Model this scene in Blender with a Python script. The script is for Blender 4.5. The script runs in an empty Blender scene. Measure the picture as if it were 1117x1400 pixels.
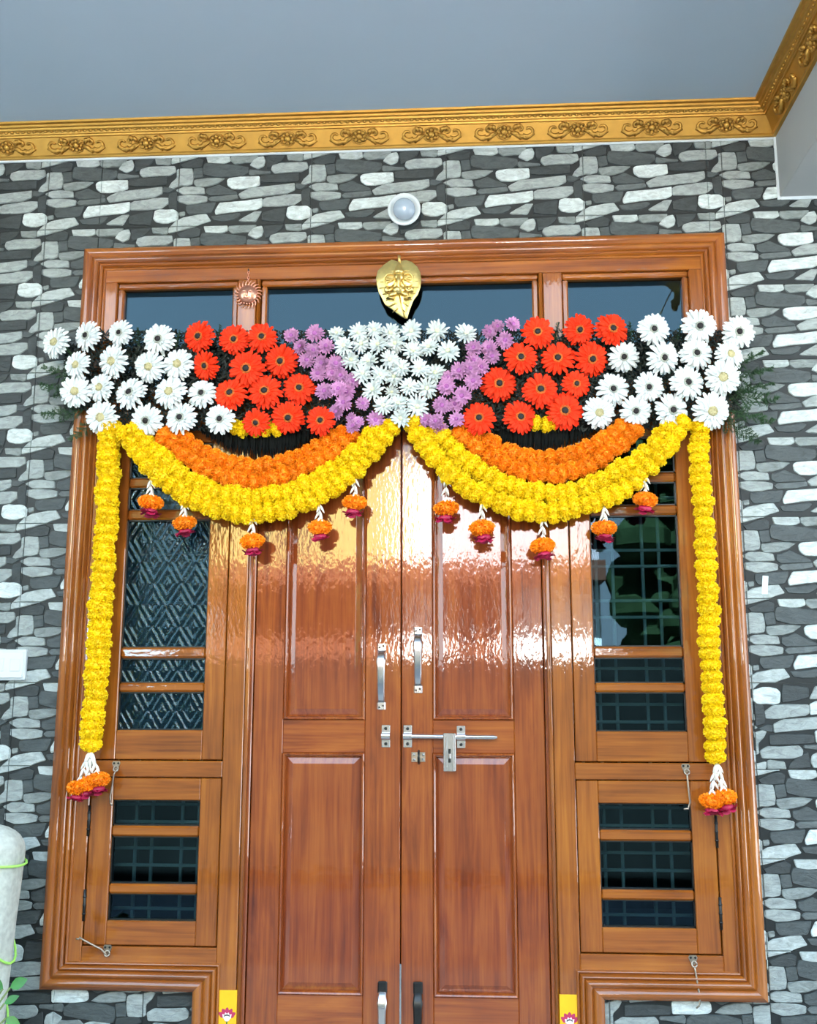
import bpy, math, random
import numpy as np
from mathutils import Vector, Matrix, Quaternion
random.seed(7)
rng = np.random.default_rng(7)
PI = math.pi
scene = bpy.context.scene
COL = scene.collection

# ------------------------------------------------------------------ camera
CAM_C = Vector((0.27515, -3.89487, 1.5))
CAM_R = Matrix(((0.998213, 0.00969834, 0.0589633),
                (0.0597486, -0.1771186, -0.9823742),
                (0.0009161, 0.9841417, -0.1773816)))       # camera -> world
FPX = 1396.48
cd = bpy.data.cameras.new('camera')
cam = bpy.data.objects.new('camera', cd); COL.objects.link(cam)
cam.matrix_world = Matrix.Translation(CAM_C) @ CAM_R.to_4x4()
cd.sensor_fit = 'VERTICAL'; cd.sensor_height = 36.0; cd.lens = FPX / 1400 * 36
cd.clip_start = 0.05; cd.clip_end = 200
scene.camera = cam

# ------------------------------------------------------------------ light
SKY = 3.0
world = bpy.data.worlds.new('world'); scene.world = world; world.use_nodes = True
wn = world.node_tree.nodes; wl_ = world.node_tree.links
bg = wn['Background']
tc = wn.new('ShaderNodeTexCoord'); sp = wn.new('ShaderNodeSeparateXYZ'); cr = wn.new('ShaderNodeValToRGB')
wl_.new(tc.outputs['Generated'], sp.inputs[0]); wl_.new(sp.outputs['Z'], cr.inputs[0]); wl_.new(cr.outputs[0], bg.inputs['Color'])
cr.color_ramp.elements[0].position = 0.0; cr.color_ramp.elements[0].color = (0.86, 0.95, 1.0, 1)
cr.color_ramp.elements[1].position = 0.7; cr.color_ramp.elements[1].color = (0.55, 0.76, 1.0, 1)
bg.inputs['Strength'].default_value = SKY
sun_d = bpy.data.lights.new('sun', 'SUN'); sun_d.energy = 105.0; sun_d.angle = math.radians(0.6); sun_d.color = (0.97, 0.98, 1.0)
sun = bpy.data.objects.new('sun', sun_d); COL.objects.link(sun)
sun.rotation_euler = Vector((0.12, -0.74, -0.80)).to_track_quat('-Z', 'Y').to_euler()
sun.location = (0, 6, 12)
vs = scene.view_settings
vs.view_transform = 'Standard'; vs.look = 'None'; vs.gamma = 1.0; vs.use_curve_mapping = False
vs.exposure = 0.68
scene.display_settings.display_device = 'sRGB'

# ------------------------------------------------------------------ pixel measurements -> metres on a plane of depth y
def at(px, py, y=0.0):
    r = CAM_R @ Vector(((px - 558.5) / FPX, -(py - 700) / FPX, -1.0))
    t = (y - CAM_C.y) / r.y
    return CAM_C + r * t
def proj(p):
    c = CAM_R.transposed() @ (Vector(p) - CAM_C)
    return 558.5 + FPX * c.x / -c.z, 700 - FPX * c.y / -c.z

# ------------------------------------------------------------------ materials
def principled(name):
    m = bpy.data.materials.new(name); m.use_nodes = True
    nt = m.node_tree
    return m, nt, nt.nodes['Principled BSDF']
def srgb(r, g, b):
    f = lambda c: (c / 255 / 12.92) if c / 255 <= 0.04045 else ((c / 255 + 0.055) / 1.055) ** 2.4
    return (f(r), f(g), f(b), 1)
def simple(name, col, rough=0.5, metal=0.0, var=0.0, nscale=30.0, bump=0.0, sub=0.0, coat=0.0, rnd=0.0, spec=0.5, subcol=None):
    m, nt, p = principled(name)
    p.inputs['Base Color'].default_value = col
    p.inputs['Roughness'].default_value = rough
    p.inputs['Metallic'].default_value = metal
    p.inputs['Coat Weight'].default_value = coat
    p.inputs['Specular IOR Level'].default_value = spec
    if sub > 0:
        p.inputs['Subsurface Weight'].default_value = sub
        p.inputs['Subsurface Radius'].default_value = (0.01, 0.008, 0.006)
    if var > 0 or bump > 0 or rnd > 0:
        t = nt.nodes.new('ShaderNodeTexCoord'); n = nt.nodes.new('ShaderNodeTexNoise')
        n.inputs['Scale'].default_value = nscale; n.inputs['Detail'].default_value = 5
        nt.links.new(t.outputs['Object'], n.inputs['Vector'])
        mr = nt.nodes.new('ShaderNodeMapRange'); mr.inputs['From Min'].default_value = .3; mr.inputs['From Max'].default_value = .7
        mr.inputs['To Min'].default_value = 1 - var; mr.inputs['To Max'].default_value = 1 + var
        nt.links.new(n.outputs['Fac'], mr.inputs['Value'])
        val = mr.outputs[0]
        if rnd > 0:
            oi = nt.nodes.new('ShaderNodeObjectInfo')
            r2 = nt.nodes.new('ShaderNodeMapRange'); r2.inputs['To Min'].default_value = 1 - rnd; r2.inputs['To Max'].default_value = 1 + rnd
            nt.links.new(oi.outputs['Random'], r2.inputs['Value'])
            mu = nt.nodes.new('ShaderNodeMath'); mu.operation = 'MULTIPLY'
            nt.links.new(val, mu.inputs[0]); nt.links.new(r2.outputs[0], mu.inputs[1]); val = mu.outputs[0]
        hs = nt.nodes.new('ShaderNodeHueSaturation'); hs.inputs['Color'].default_value = col
        nt.links.new(val, hs.inputs['Value']); nt.links.new(hs.outputs[0], p.inputs['Base Color'])
        if bump > 0:
            b = nt.nodes.new('ShaderNodeBump'); b.inputs['Strength'].default_value = bump; b.inputs['Distance'].default_value = 0.004
            nt.links.new(n.outputs['Fac'], b.inputs['Height']); nt.links.new(b.outputs[0], p.inputs['Normal'])
    return m
def stone_mat(name, col):
    m, nt, p = principled(name); L = nt.links
    t = nt.nodes.new('ShaderNodeTexCoord'); mp = nt.nodes.new('ShaderNodeMapping'); mp.inputs['Scale'].default_value = (22, 22, 55); mp.inputs['Rotation'].default_value = (0, .25, 0)
    oi = nt.nodes.new('ShaderNodeObjectInfo'); sc = nt.nodes.new('ShaderNodeVectorMath'); sc.operation = 'SCALE'; sc.inputs[0].default_value = (3, 5, 7)
    L.new(oi.outputs['Random'], sc.inputs['Scale']); ad = nt.nodes.new('ShaderNodeVectorMath'); ad.operation = 'ADD'
    L.new(t.outputs['Object'], ad.inputs[0]); L.new(sc.outputs[0], ad.inputs[1]); L.new(ad.outputs[0], mp.inputs['Vector'])
    n1 = nt.nodes.new('ShaderNodeTexNoise'); n1.inputs['Scale'].default_value = 1.0; n1.inputs['Detail'].default_value = 9; n1.inputs['Roughness'].default_value = .72; n1.inputs['Distortion'].default_value = .8
    L.new(mp.outputs[0], n1.inputs['Vector'])
    mr = nt.nodes.new('ShaderNodeMapRange'); mr.inputs['From Min'].default_value = .32; mr.inputs['From Max'].default_value = .68; mr.inputs['To Min'].default_value = .58; mr.inputs['To Max'].default_value = 1.3
    L.new(n1.outputs['Fac'], mr.inputs['Value'])
    hs = nt.nodes.new('ShaderNodeHueSaturation'); hs.inputs['Color'].default_value = col
    L.new(mr.outputs[0], hs.inputs['Value']); L.new(hs.outputs[0], p.inputs['Base Color'])
    b = nt.nodes.new('ShaderNodeBump'); b.inputs['Strength'].default_value = .9; b.inputs['Distance'].default_value = .006
    L.new(n1.outputs['Fac'], b.inputs['Height']); L.new(b.outputs[0], p.inputs['Normal'])
    p.inputs['Roughness'].default_value = .45
    return m
def wood(name, dark, mid, light, vertical=True, coat=1.0):
    m, nt, p = principled(name)
    L = nt.links
    t = nt.nodes.new('ShaderNodeTexCoord'); oi = nt.nodes.new('ShaderNodeObjectInfo')
    off = nt.nodes.new('ShaderNodeVectorMath'); off.operation = 'SCALE'; off.inputs[0].default_value = (7.3, 3.1, 9.7)
    L.new(oi.outputs['Random'], off.inputs['Scale'])
    add = nt.nodes.new('ShaderNodeVectorMath'); add.operation = 'ADD'
    L.new(t.outputs['Object'], add.inputs[0]); L.new(off.outputs[0], add.inputs[1])
    mp = nt.nodes.new('ShaderNodeMapping')
    mp.inputs['Scale'].default_value = (13, 13, 0.9) if vertical else (0.9, 13, 13)
    L.new(add.outputs[0], mp.inputs['Vector'])
    n1 = nt.nodes.new('ShaderNodeTexNoise'); n1.inputs['Scale'].default_value = 1.6; n1.inputs['Detail'].default_value = 7; n1.inputs['Roughness'].default_value = .62; n1.inputs['Distortion'].default_value = .9
    L.new(mp.outputs[0], n1.inputs['Vector'])
    n2 = nt.nodes.new('ShaderNodeTexNoise'); n2.inputs['Scale'].default_value = 3.2; n2.inputs['Detail'].default_value = 3
    L.new(add.outputs[0], n2.inputs['Vector'])
    mx = nt.nodes.new('ShaderNodeMath'); mx.operation = 'MULTIPLY_ADD'; mx.inputs[1].default_value = 0.35
    L.new(n2.outputs['Fac'], mx.inputs[0])
    m2 = nt.nodes.new('ShaderNodeMath'); m2.operation = 'MULTIPLY'; m2.inputs[1].default_value = 0.68
    L.new(n1.outputs['Fac'], m2.inputs[0]); L.new(m2.outputs[0], mx.inputs[2])
    mp4 = nt.nodes.new('ShaderNodeMapping'); mp4.inputs['Scale'].default_value = (95, 95, 2.2) if vertical else (2.2, 95, 95)
    L.new(add.outputs[0], mp4.inputs['Vector'])
    n4 = nt.nodes.new('ShaderNodeTexNoise'); n4.inputs['Scale'].default_value = 1.5; n4.inputs['Detail'].default_value = 4
    L.new(mp4.outputs[0], n4.inputs['Vector'])
    m4 = nt.nodes.new('ShaderNodeMath'); m4.operation = 'MULTIPLY_ADD'; m4.inputs[1].default_value = .30
    L.new(n4.outputs['Fac'], m4.inputs[0])
    m5 = nt.nodes.new('ShaderNodeMath'); m5.operation = 'SUBTRACT'; m5.inputs[1].default_value = .15
    L.new(mx.outputs[0], m5.inputs[0]); L.new(m5.outputs[0], m4.inputs[2]); mx = m4
    cr = nt.nodes.new('ShaderNodeValToRGB')
    e = cr.color_ramp.elements
    e[0].position = .30; e[0].color = dark; e[1].position = .72; e[1].color = light
    k = e.new(.50); k.color = mid
    L.new(mx.outputs[0], cr.inputs[0]); L.new(cr.outputs[0], p.inputs['Base Color'])
    p.inputs['Roughness'].default_value = .5; p.inputs['Specular IOR Level'].default_value = .12
    p.inputs['Coat Weight'].default_value = coat; p.inputs['Coat Roughness'].default_value = .045; p.inputs['Coat IOR'].default_value = 1.75
    # orange-peel ripple of the varnish
    n3 = nt.nodes.new('ShaderNodeTexNoise'); n3.inputs['Scale'].default_value = 85; n3.inputs['Detail'].default_value = 2
    mp3 = nt.nodes.new('ShaderNodeMapping'); mp3.inputs['Scale'].default_value = (1, 1, .35) if vertical else (.35, 1, 1)
    L.new(add.outputs[0], mp3.inputs['Vector']); L.new(mp3.outputs[0], n3.inputs['Vector'])
    b = nt.nodes.new('ShaderNodeBump'); b.inputs['Strength'].default_value = .20; b.inputs['Distance'].default_value = .002
    L.new(n3.outputs['Fac'], b.inputs['Height']); L.new(b.outputs[0], p.inputs['Coat Normal'])
    return m
def glass(name, tint, refl=1.0, diffuse=0.0, pattern=False):
    m = bpy.data.materials.new(name); m.use_nodes = True; nt = m.node_tree; L = nt.links
    for n in list(nt.nodes): nt.nodes.remove(n)
    out = nt.nodes.new('ShaderNodeOutputMaterial')
    tr = nt.nodes.new('ShaderNodeBsdfTransparent'); tr.inputs[0].default_value = tint
    gl = nt.nodes.new('ShaderNodeBsdfGlossy'); gl.inputs['Roughness'].default_value = .01; gl.inputs['Color'].default_value = (.40, .62, .78, 1)
    fr = nt.nodes.new('ShaderNodeFresnel'); fr.inputs[0].default_value = 1.52
    mix = nt.nodes.new('ShaderNodeMixShader')
    L.new(fr.outputs[0], mix.inputs[0]); L.new(gl.outputs[0], mix.inputs[2])
    base = tr.outputs[0]
    if diffuse > 0:
        df = nt.nodes.new('ShaderNodeBsdfDiffuse'); df.inputs[0].default_value = srgb(40, 84, 104)
        m2 = nt.nodes.new('ShaderNodeMixShader'); m2.inputs[0].default_value = diffuse
        L.new(tr.outputs[0], m2.inputs[1]); L.new(df.outputs[0], m2.inputs[2]); base = m2.outputs[0]
    L.new(base, mix.inputs[1]); L.new(mix.outputs[0], out.inputs[0])
    if pattern:
        gl.inputs['Color'].default_value = (.40, .62, .72, 1)
        # moulded figure of the obscure glass: nested diamonds
        t = nt.nodes.new('ShaderNodeTexCoord')
        s = nt.nodes.new('ShaderNodeSeparateXYZ'); L.new(t.outputs['Object'], s.inputs[0])
        def mth(op, a, b=None):
            n = nt.nodes.new('ShaderNodeMath'); n.operation = op
            for i, v in enumerate((a, b)):
                if v is None: continue
                if isinstance(v, (int, float)): n.inputs[i].default_value = v
                else: L.new(v, n.inputs[i])
            return n.outputs[0]
        x = mth('PINGPONG', s.outputs['X'], .055); z = mth('PINGPONG', s.outputs['Z'], .085)
        d = mth('ADD', mth('MULTIPLY', x, 1.0), mth('MULTIPLY', z, .62))
        w = mth('SINE', mth('MULTIPLY', d, 230))
        nz = nt.nodes.new('ShaderNodeTexNoise'); nz.inputs['Scale'].default_value = 45; nz.inputs['Detail'].default_value = 3
        L.new(t.outputs['Object'], nz.inputs['Vector'])
        h = mth('ADD', mth('MULTIPLY', w, .5), mth('MULTIPLY', nz.outputs['Fac'], 1.2))
        b = nt.nodes.new('ShaderNodeBump'); b.inputs['Strength'].default_value = .5; b.inputs['Distance'].default_value = .004
        L.new(h, b.inputs['Height'])
        L.new(b.outputs[0], gl.inputs['Normal']); L.new(b.outputs[0], fr.inputs['Normal'])
        if diffuse > 0:
            L.new(b.outputs[0], df.inputs['Normal'])
    return m

M = {}
_d = (srgb(86, 31, 9), srgb(141, 66, 21), srgb(174, 96, 32)); _f = (srgb(103, 49, 11), srgb(148, 80, 21), srgb(176, 105, 32))
M['door_v'] = wood('door_wood_upright', *_d, True)
M['door_h'] = wood('door_wood_level', *_d, False)
M['panel_v'] = wood('door_panel_wood', srgb(90, 33, 12), srgb(135, 60, 21), srgb(164, 87, 32), True)
M['frame_v'] = wood('frame_wood_upright', *_f, True)
M['frame_h'] = wood('frame_wood_level', *_f, False)
M['glass'] = glass('clear_glass', (.62, .74, .76, 1))
M['glass_fig'] = glass('figured_glass', (.26, .40, .47, 1), diffuse=.10, pattern=True)
M['steel'] = simple('bright_steel', srgb(205, 208, 210), .25, 1.0, var=.06)
M['dull_steel'] = simple('dull_steel', srgb(175, 165, 150), .38, 1.0, var=.1)
M['dark_steel'] = simple('blackened_steel', srgb(60, 62, 62), .4, .9, var=.15)
M['grille'] = simple('grille_paint', srgb(110, 128, 132), .5, 0.0, var=.08)
M['gold'] = simple('gold_paint', srgb(184, 140, 62), .40, .72, var=.10, nscale=25, bump=.15)
M['brass'] = simple('brass', srgb(240, 212, 132), .28, .88, var=.08, nscale=60, bump=.2)
M['copper'] = simple('copper', srgb(224, 160, 134), .28, .85, var=.1, nscale=60)
M['grout'] = simple('dark_tile_ground', srgb(24, 30, 31), .5, var=.35, nscale=40)
M['seam'] = simple('tile_seam_cement', srgb(120, 128, 126), .8, var=.1)
STONE_LV = [(54, 61, 61), (72, 80, 80), (96, 104, 103), (132, 141, 138), (155, 164, 161), (178, 188, 185), (208, 219, 216)]
for i, c in enumerate(STONE_LV):
    M['stone%d' % i] = stone_mat('stone_grey_%d' % i, srgb(*c))
M['ceiling'] = simple('ceiling_paint', srgb(170, 189, 203), .8, var=.015, nscale=3)
M['beam'] = simple('beam_paint', srgb(160, 163, 160), .75, var=.02, nscale=4)
M['white'] = simple('white_plastic', srgb(214, 222, 224), .35)
M['milky'] = simple('milky_bulb', srgb(158, 174, 188), .25, coat=.5)
M['room'] = simple('room_gloom', srgb(34, 38, 38), .9, var=.03, nscale=3, spec=0.0)  # near-black, the dimness of the interior is put into the colour
M['floor'] = simple('granite_floor', srgb(150, 146, 140), .35, var=.25, nscale=60)
M['ground'] = simple('street_ground', srgb(112, 114, 116), .9, var=.1, nscale=4, spec=0.0)
M['ext_white'] = simple('white_facade', srgb(238, 236, 230), .85, var=.03, nscale=2)
M['ext_cream'] = simple('cream_facade', srgb(150, 132, 72), .85, var=.03, nscale=2)
M['ext_brown'] = simple('brown_facade', srgb(84, 56, 44), .8, var=.1, nscale=3, spec=0.0)
M['ext_yard'] = simple('dark_yard_wall', srgb(26, 29, 27), .85, var=.2, nscale=4, spec=0.0)
M['ext_blue'] = simple('pale_blue_facade', srgb(120, 152, 168), .85, var=.05, nscale=2)
M['ext_pale'] = simple('pale_pink_facade', srgb(164, 150, 150), .85, var=.05, nscale=2)
M['ext_dark'] = simple('dark_opening', srgb(40, 40, 42), .6, spec=0.0)
M['tree'] = simple('tree_green', srgb(36, 50, 30), .8, var=.4, nscale=3, spec=0.0)
M['pet_white'] = simple('white_petal', srgb(226, 231, 228), .55, sub=.12, rnd=.03)
M['pet_red'] = simple('orange_red_petal', srgb(244, 54, 10), .6, spec=.2, var=.12, nscale=40, rnd=.08)
M['eye_dark'] = simple('dark_eye', srgb(26, 18, 18), .7, var=.3, nscale=400)
M['eye_tan'] = simple('tan_eye', srgb(196, 186, 140), .8, var=.15, nscale=400, bump=.5)
M['fuzz_grey'] = simple('grey_green_fuzz', srgb(178, 182, 170), .8, var=.15, nscale=300)
M['fuzz_orange'] = simple('orange_fuzz', srgb(206, 110, 40), .8, var=.2, nscale=300)
M['mum_white'] = simple('white_mum_petal', srgb(228, 234, 230), .55, sub=.12, rnd=.03)
M['mum_purple'] = simple('purple_mum_petal', srgb(204, 146, 190), .55, var=.12, nscale=60, rnd=.14)
M['mum_purple_c'] = simple('purple_mum_heart', srgb(168, 96, 160), .6, var=.15, nscale=200)
M['mum_white_c'] = simple('white_mum_heart', srgb(226, 228, 190), .6, var=.1, nscale=200)
M['mar_yellow'] = simple('yellow_marigold', srgb(255, 221, 0), .6, var=.08, nscale=60, rnd=.05)
M['mar_orange'] = simple('orange_marigold', srgb(255, 152, 0), .6, var=.12, nscale=60, rnd=.07)
M['rose'] = simple('magenta_rose', srgb(172, 26, 72), .5, var=.2, nscale=60, rnd=.15)
M['bud'] = simple('tuberose_bud', srgb(244, 242, 232), .5, sub=.1)
M['fern'] = simple('fern_green', srgb(46, 80, 44), .6, var=.2, nscale=20, rnd=.15)
M['fern_shaded'] = simple('shaded_fern_green', srgb(17, 29, 19), .6, var=.3, nscale=15)  # darker copy of the fern green, shade put into the colour
M['fringe'] = simple('dark_leaf', srgb(7, 10, 7), .7, spec=.15, var=.3, nscale=30)
M['stem'] = simple('pale_stem', srgb(110, 128, 70), .6)
M['leaf'] = simple('green_leaf', srgb(40, 118, 36), .35, var=.2, nscale=25, rnd=.1)
M['yellow_paint'] = simple('yellow_paint', srgb(250, 192, 30), .45, var=.04)
M['pink_paint'] = simple('magenta_paint', srgb(186, 50, 92), .5)
M['white_paint'] = simple('white_paint', srgb(246, 232, 230), .5)
M['green_paint'] = simple('green_paint', srgb(60, 110, 40), .5)
M['cloth'] = simple('pale_netting', srgb(190, 195, 184), .9, var=.16, nscale=45, bump=.9)
M['twine'] = simple('lime_twine', srgb(176, 240, 110), .6)
M['pot'] = simple('clay_pot', srgb(150, 86, 56), .8, var=.1)
M['tape'] = simple('white_tape', srgb(224, 236, 234), .5)

# ------------------------------------------------------------------ mesh helpers
class MB:
    def __init__(s): s.v = []; s.f = []; s.mi = []; s.smooth = True
    def add(s, vs, fs, mi=0):
        o = len(s.v); s.v += [tuple(v) for v in vs]
        for f in fs: s.f.append(tuple(i + o for i in f)); s.mi.append(mi)
    def box(s, x0, x1, y0, y1, z0, z1, b=0.0, mi=0):
        if b <= 0:
            vs = [(x, y, z) for x in (x0, x1) for y in (y0, y1) for z in (z0, z1)]
            s.add(vs, [(0, 1, 3, 2), (4, 6, 7, 5), (0, 4, 5, 1), (2, 3, 7, 6), (0, 2, 6, 4), (1, 5, 7, 3)], mi); return
        b = min(b, abs(x1 - x0) * .45, abs(y1 - y0) * .45, abs(z1 - z0) * .45)
        c = ((x0 + x1) / 2, (y0 + y1) / 2, (z0 + z1) / 2); h = ((x1 - x0) / 2, (y1 - y0) / 2, (z1 - z0) / 2)
        vs = []; idx = {}
        for sx in (-1, 1):
            for sy in (-1, 1):
                for sz in (-1, 1):
                    sg = (sx, sy, sz)
                    for a in range(3):
                        p = [c[i] + sg[i] * (h[i] - (0 if i == a else b)) for i in range(3)]
                        idx[(sg, a)] = len(vs); vs.append(p)
        fs = []
        def quad(ids, nrm):
            a, bb, cc = (Vector(vs[i]) for i in ids[:3])
            if (bb - a).cross(cc - a).dot(Vector(nrm)) < 0: ids = ids[::-1]
            fs.append(tuple(ids))
        for a in range(3):
            u, w = [i for i in range(3) if i != a]
            for sa in (-1, 1):
                ids = []
                for su, sw in ((-1, -1), (1, -1), (1, 1), (-1, 1)):
                    sg = [0, 0, 0]; sg[a] = sa; sg[u] = su; sg[w] = sw; ids.append(idx[(tuple(sg), a)])
                n = [0, 0, 0]; n[a] = sa; quad(ids, n)
        for a in range(3):                       # edges along axis a
            u, w = [i for i in range(3) if i != a]
            for su in (-1, 1):
                for sw in (-1, 1):
                    g0 = [0, 0, 0]; g0[a] = -1; g0[u] = su; g0[w] = sw; g1 = list(g0); g1[a] = 1
                    n = [0, 0, 0]; n[u] = su; n[w] = sw
                    quad([idx[(tuple(g0), u)], idx[(tuple(g0), w)], idx[(tuple(g1), w)], idx[(tuple(g1), u)]], n)
        for sx in (-1, 1):
            for sy in (-1, 1):
                for sz in (-1, 1):
                    g = (sx, sy, sz); quad([idx[(g, 0)], idx[(g, 1)], idx[(g, 2)]], g)
        s.add(vs, fs, mi)
    def tube(s, pts, r, n=8, mi=0, cap=True):
        pts = [Vector(p) for p in pts]; rs = r if isinstance(r, (list, tuple)) else [r] * len(pts)
        o = len(s.v); up = Vector((0.31, 0.2, 0.93)).normalized()
        for i, p in enumerate(pts):
            d = (pts[min(i + 1, len(pts) - 1)] - pts[max(i - 1, 0)]).normalized()
            a = d.cross(up)
            if a.length < 1e-3: a = d.cross(Vector((1, 0, 0)))
            a.normalize(); bb = d.cross(a); 
            for k in range(n):
                t = 2 * PI * k / n
                s.v.append(tuple(p + (a * math.cos(t) + bb * math.sin(t)) * rs[i]))
        for i in range(len(pts) - 1):
            for k in range(n):
                s.f.append((o + i * n + k, o + i * n + (k + 1) % n, o + (i + 1) * n + (k + 1) % n, o + (i + 1) * n + k)); s.mi.append(mi)
        if cap:
            s.f.append(tuple(o + k for k in range(n))[::-1]); s.mi.append(mi)
            e = o + (len(pts) - 1) * n; s.f.append(tuple(e + k for k in range(n))); s.mi.append(mi)
    def lathe(s, prof, n=20, M4=None, mi=0):
        o = len(s.v)
        for r, z in prof:
            for k in range(n):
                t = 2 * PI * k / n; p = Vector((r * math.cos(t), r * math.sin(t), z))
                s.v.append(tuple(M4 @ p if M4 is not None else p))
        for i in range(len(prof) - 1):
            for k in range(n):
                s.f.append((o + i * n + k, o + i * n + (k + 1) % n, o + (i + 1) * n + (k + 1) % n, o + (i + 1) * n + k)); s.mi.append(mi)
        s.f.append(tuple(o + k for k in range(n))[::-1]); s.mi.append(mi)
        e = o + (len(prof) - 1) * n; s.f.append(tuple(e + k for k in range(n))); s.mi.append(mi)
    def ball(s, c, rx, ry, rz, n=12, m=8, mi=0):
        o = len(s.v); c = Vector(c)
        s.v.append((c.x, c.y, c.z + rz))
        for i in range(1, m):
            p = PI * i / m
            for k in range(n):
                t = 2 * PI * k / n
                s.v.append((c.x + rx * math.sin(p) * math.cos(t), c.y + ry * math.sin(p) * math.sin(t), c.z + rz * math.cos(p)))
        s.v.append((c.x, c.y, c.z - rz)); e = len(s.v) - 1
        for k in range(n): s.f.append((o, o + 1 + k, o + 1 + (k + 1) % n)); s.mi.append(mi)
        for i in range(m - 2):
            for k in range(n):
                a = o + 1 + i * n; s.f.append((a + k, a + n + k, a + n + (k + 1) % n, a + (k + 1) % n)); s.mi.append(mi)
        a = o + 1 + (m - 2) * n
        for k in range(n): s.f.append((e, a + (k + 1) % n, a + k)); s.mi.append(mi)
    def prism(s, poly, y0, y1, inset=0.0, mi=0, back=True):
        """poly in (x,z), counter-clockwise seen from -Y; front at y0 (towards the viewer), base at y1"""
        ar = sum(poly[i][0] * poly[(i + 1) % len(poly)][1] - poly[(i + 1) % len(poly)][0] * poly[i][1] for i in range(len(poly)))
        if ar < 0: poly = poly[::-1]
        n = len(poly); cx = sum(p[0] for p in poly) / n; cz = sum(p[1] for p in poly) / n
        vs = [(x, y1, z) for x, z in poly]
        for i, (x, z) in enumerate(poly):
            a, b = poly[i - 1], poly[(i + 1) % n]
            tx, tz = b[0] - a[0], b[1] - a[1]; l = math.hypot(tx, tz) or 1
            vs.append((x - tz / l * inset, y0, z + tx / l * inset))
        fs = [(i, (i + 1) % n, n + (i + 1) % n, n + i) for i in range(n)] + [tuple(range(n, 2 * n))]
        if back: fs.append(tuple(range(n))[::-1])
        s.add(vs, fs, mi)
    def mesh(s, name, mats, smooth=None):
        me = bpy.data.meshes.new(name); me.from_pydata(s.v, [], s.f)
        if not isinstance(mats, (list, tuple)): mats = [mats]
        for m in mats: me.materials.append(M[m])
        if len(mats) > 1: me.polygons.foreach_set('material_index', s.mi)
        sm = s.smooth if smooth is None else smooth
        me.polygons.foreach_set('use_smooth', [sm] * len(me.polygons))
        me.update(); return me

WL = {}     # object -> world location (all parents are un-rotated when part() is used)
def link(o, parent=None):
    COL.objects.link(o)
    if parent is not None: o.parent = parent
    return o
def tag(o, label=None, cat=None, group=None, kind=None):
    if label: o['label'] = label
    if cat: o['category'] = cat
    if group: o['group'] = group
    if kind: o['kind'] = kind
    return o
def empty(name, loc=(0, 0, 0), label=None, cat=None, group=None, kind=None, parent=None):
    o = bpy.data.objects.new(name, None); o.empty_display_size = .02
    link(o, parent); o.location = Vector(loc) - (WL[parent.name] if parent else Vector()); WL[o.name] = Vector(loc)
    return tag(o, label, cat, group, kind)
def part(name, mb, mats, parent=None, smooth=False, autosm=None):
    """mesh given in world coordinates -> object whose origin is its own centre"""
    a = np.array(mb.v); c = (a.min(0) + a.max(0)) / 2
    mb.v = [tuple(r) for r in (a - c)]
    me = mb.mesh(name, mats, smooth)
    o = bpy.data.objects.new(name, me); link(o, parent)
    o.location = Vector(c) - (WL[parent.name] if parent else Vector()); WL[o.name] = Vector(c)
    if autosm: 
        me.polygons.foreach_set('use_smooth', [True] * len(me.polygons))
        try: me.set_sharp_from_angle(angle=math.radians(autosm))
        except Exception: pass
    return o
def bx(name, parent, mat, x0, x1, y0, y1, z0, z1, b=.003):
    m = MB(); m.box(min(x0, x1), max(x0, x1), min(y0, y1), max(y0, y1), min(z0, z1), max(z0, z1), b); return part(name, m, mat, parent)
ORD = ['zeroth', 'first', 'second', 'third', 'fourth', 'fifth', 'sixth', 'seventh', 'eighth', 'ninth', 'tenth', 'eleventh', 'twelfth',
       'thirteenth', 'fourteenth', 'fifteenth', 'sixteenth', 'seventeenth', 'eighteenth', 'nineteenth', 'twentieth', 'twenty-first', 'twenty-second', 'twenty-third', 'twenty-fourth']

# ================================================================== SETTING
CEIL = 3.855; PORCH = -1.75
# ---- wall: dark tile ground with a T-shaped opening
OX, OT, OB, RX = 1.25, 3.27, .49, .69       # opening half width, top, sill, narrow half width
wb = MB()
for x0, x1, z0, z1 in ((-8, -OX, 0, CEIL), (OX, 6, 0, CEIL), (-OX, OX, OT, CEIL), (-OX, -RX, 0, OB), (RX, OX, 0, OB)):  # left end widened out of view to shut out the sun
    wb.box(x0, x1, .004, .14, z0, z1)
wall = part('wall_back', wb, 'seam'); tag(wall, 'porch wall clad in grey stone tiles around the door', kind='structure')

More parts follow.
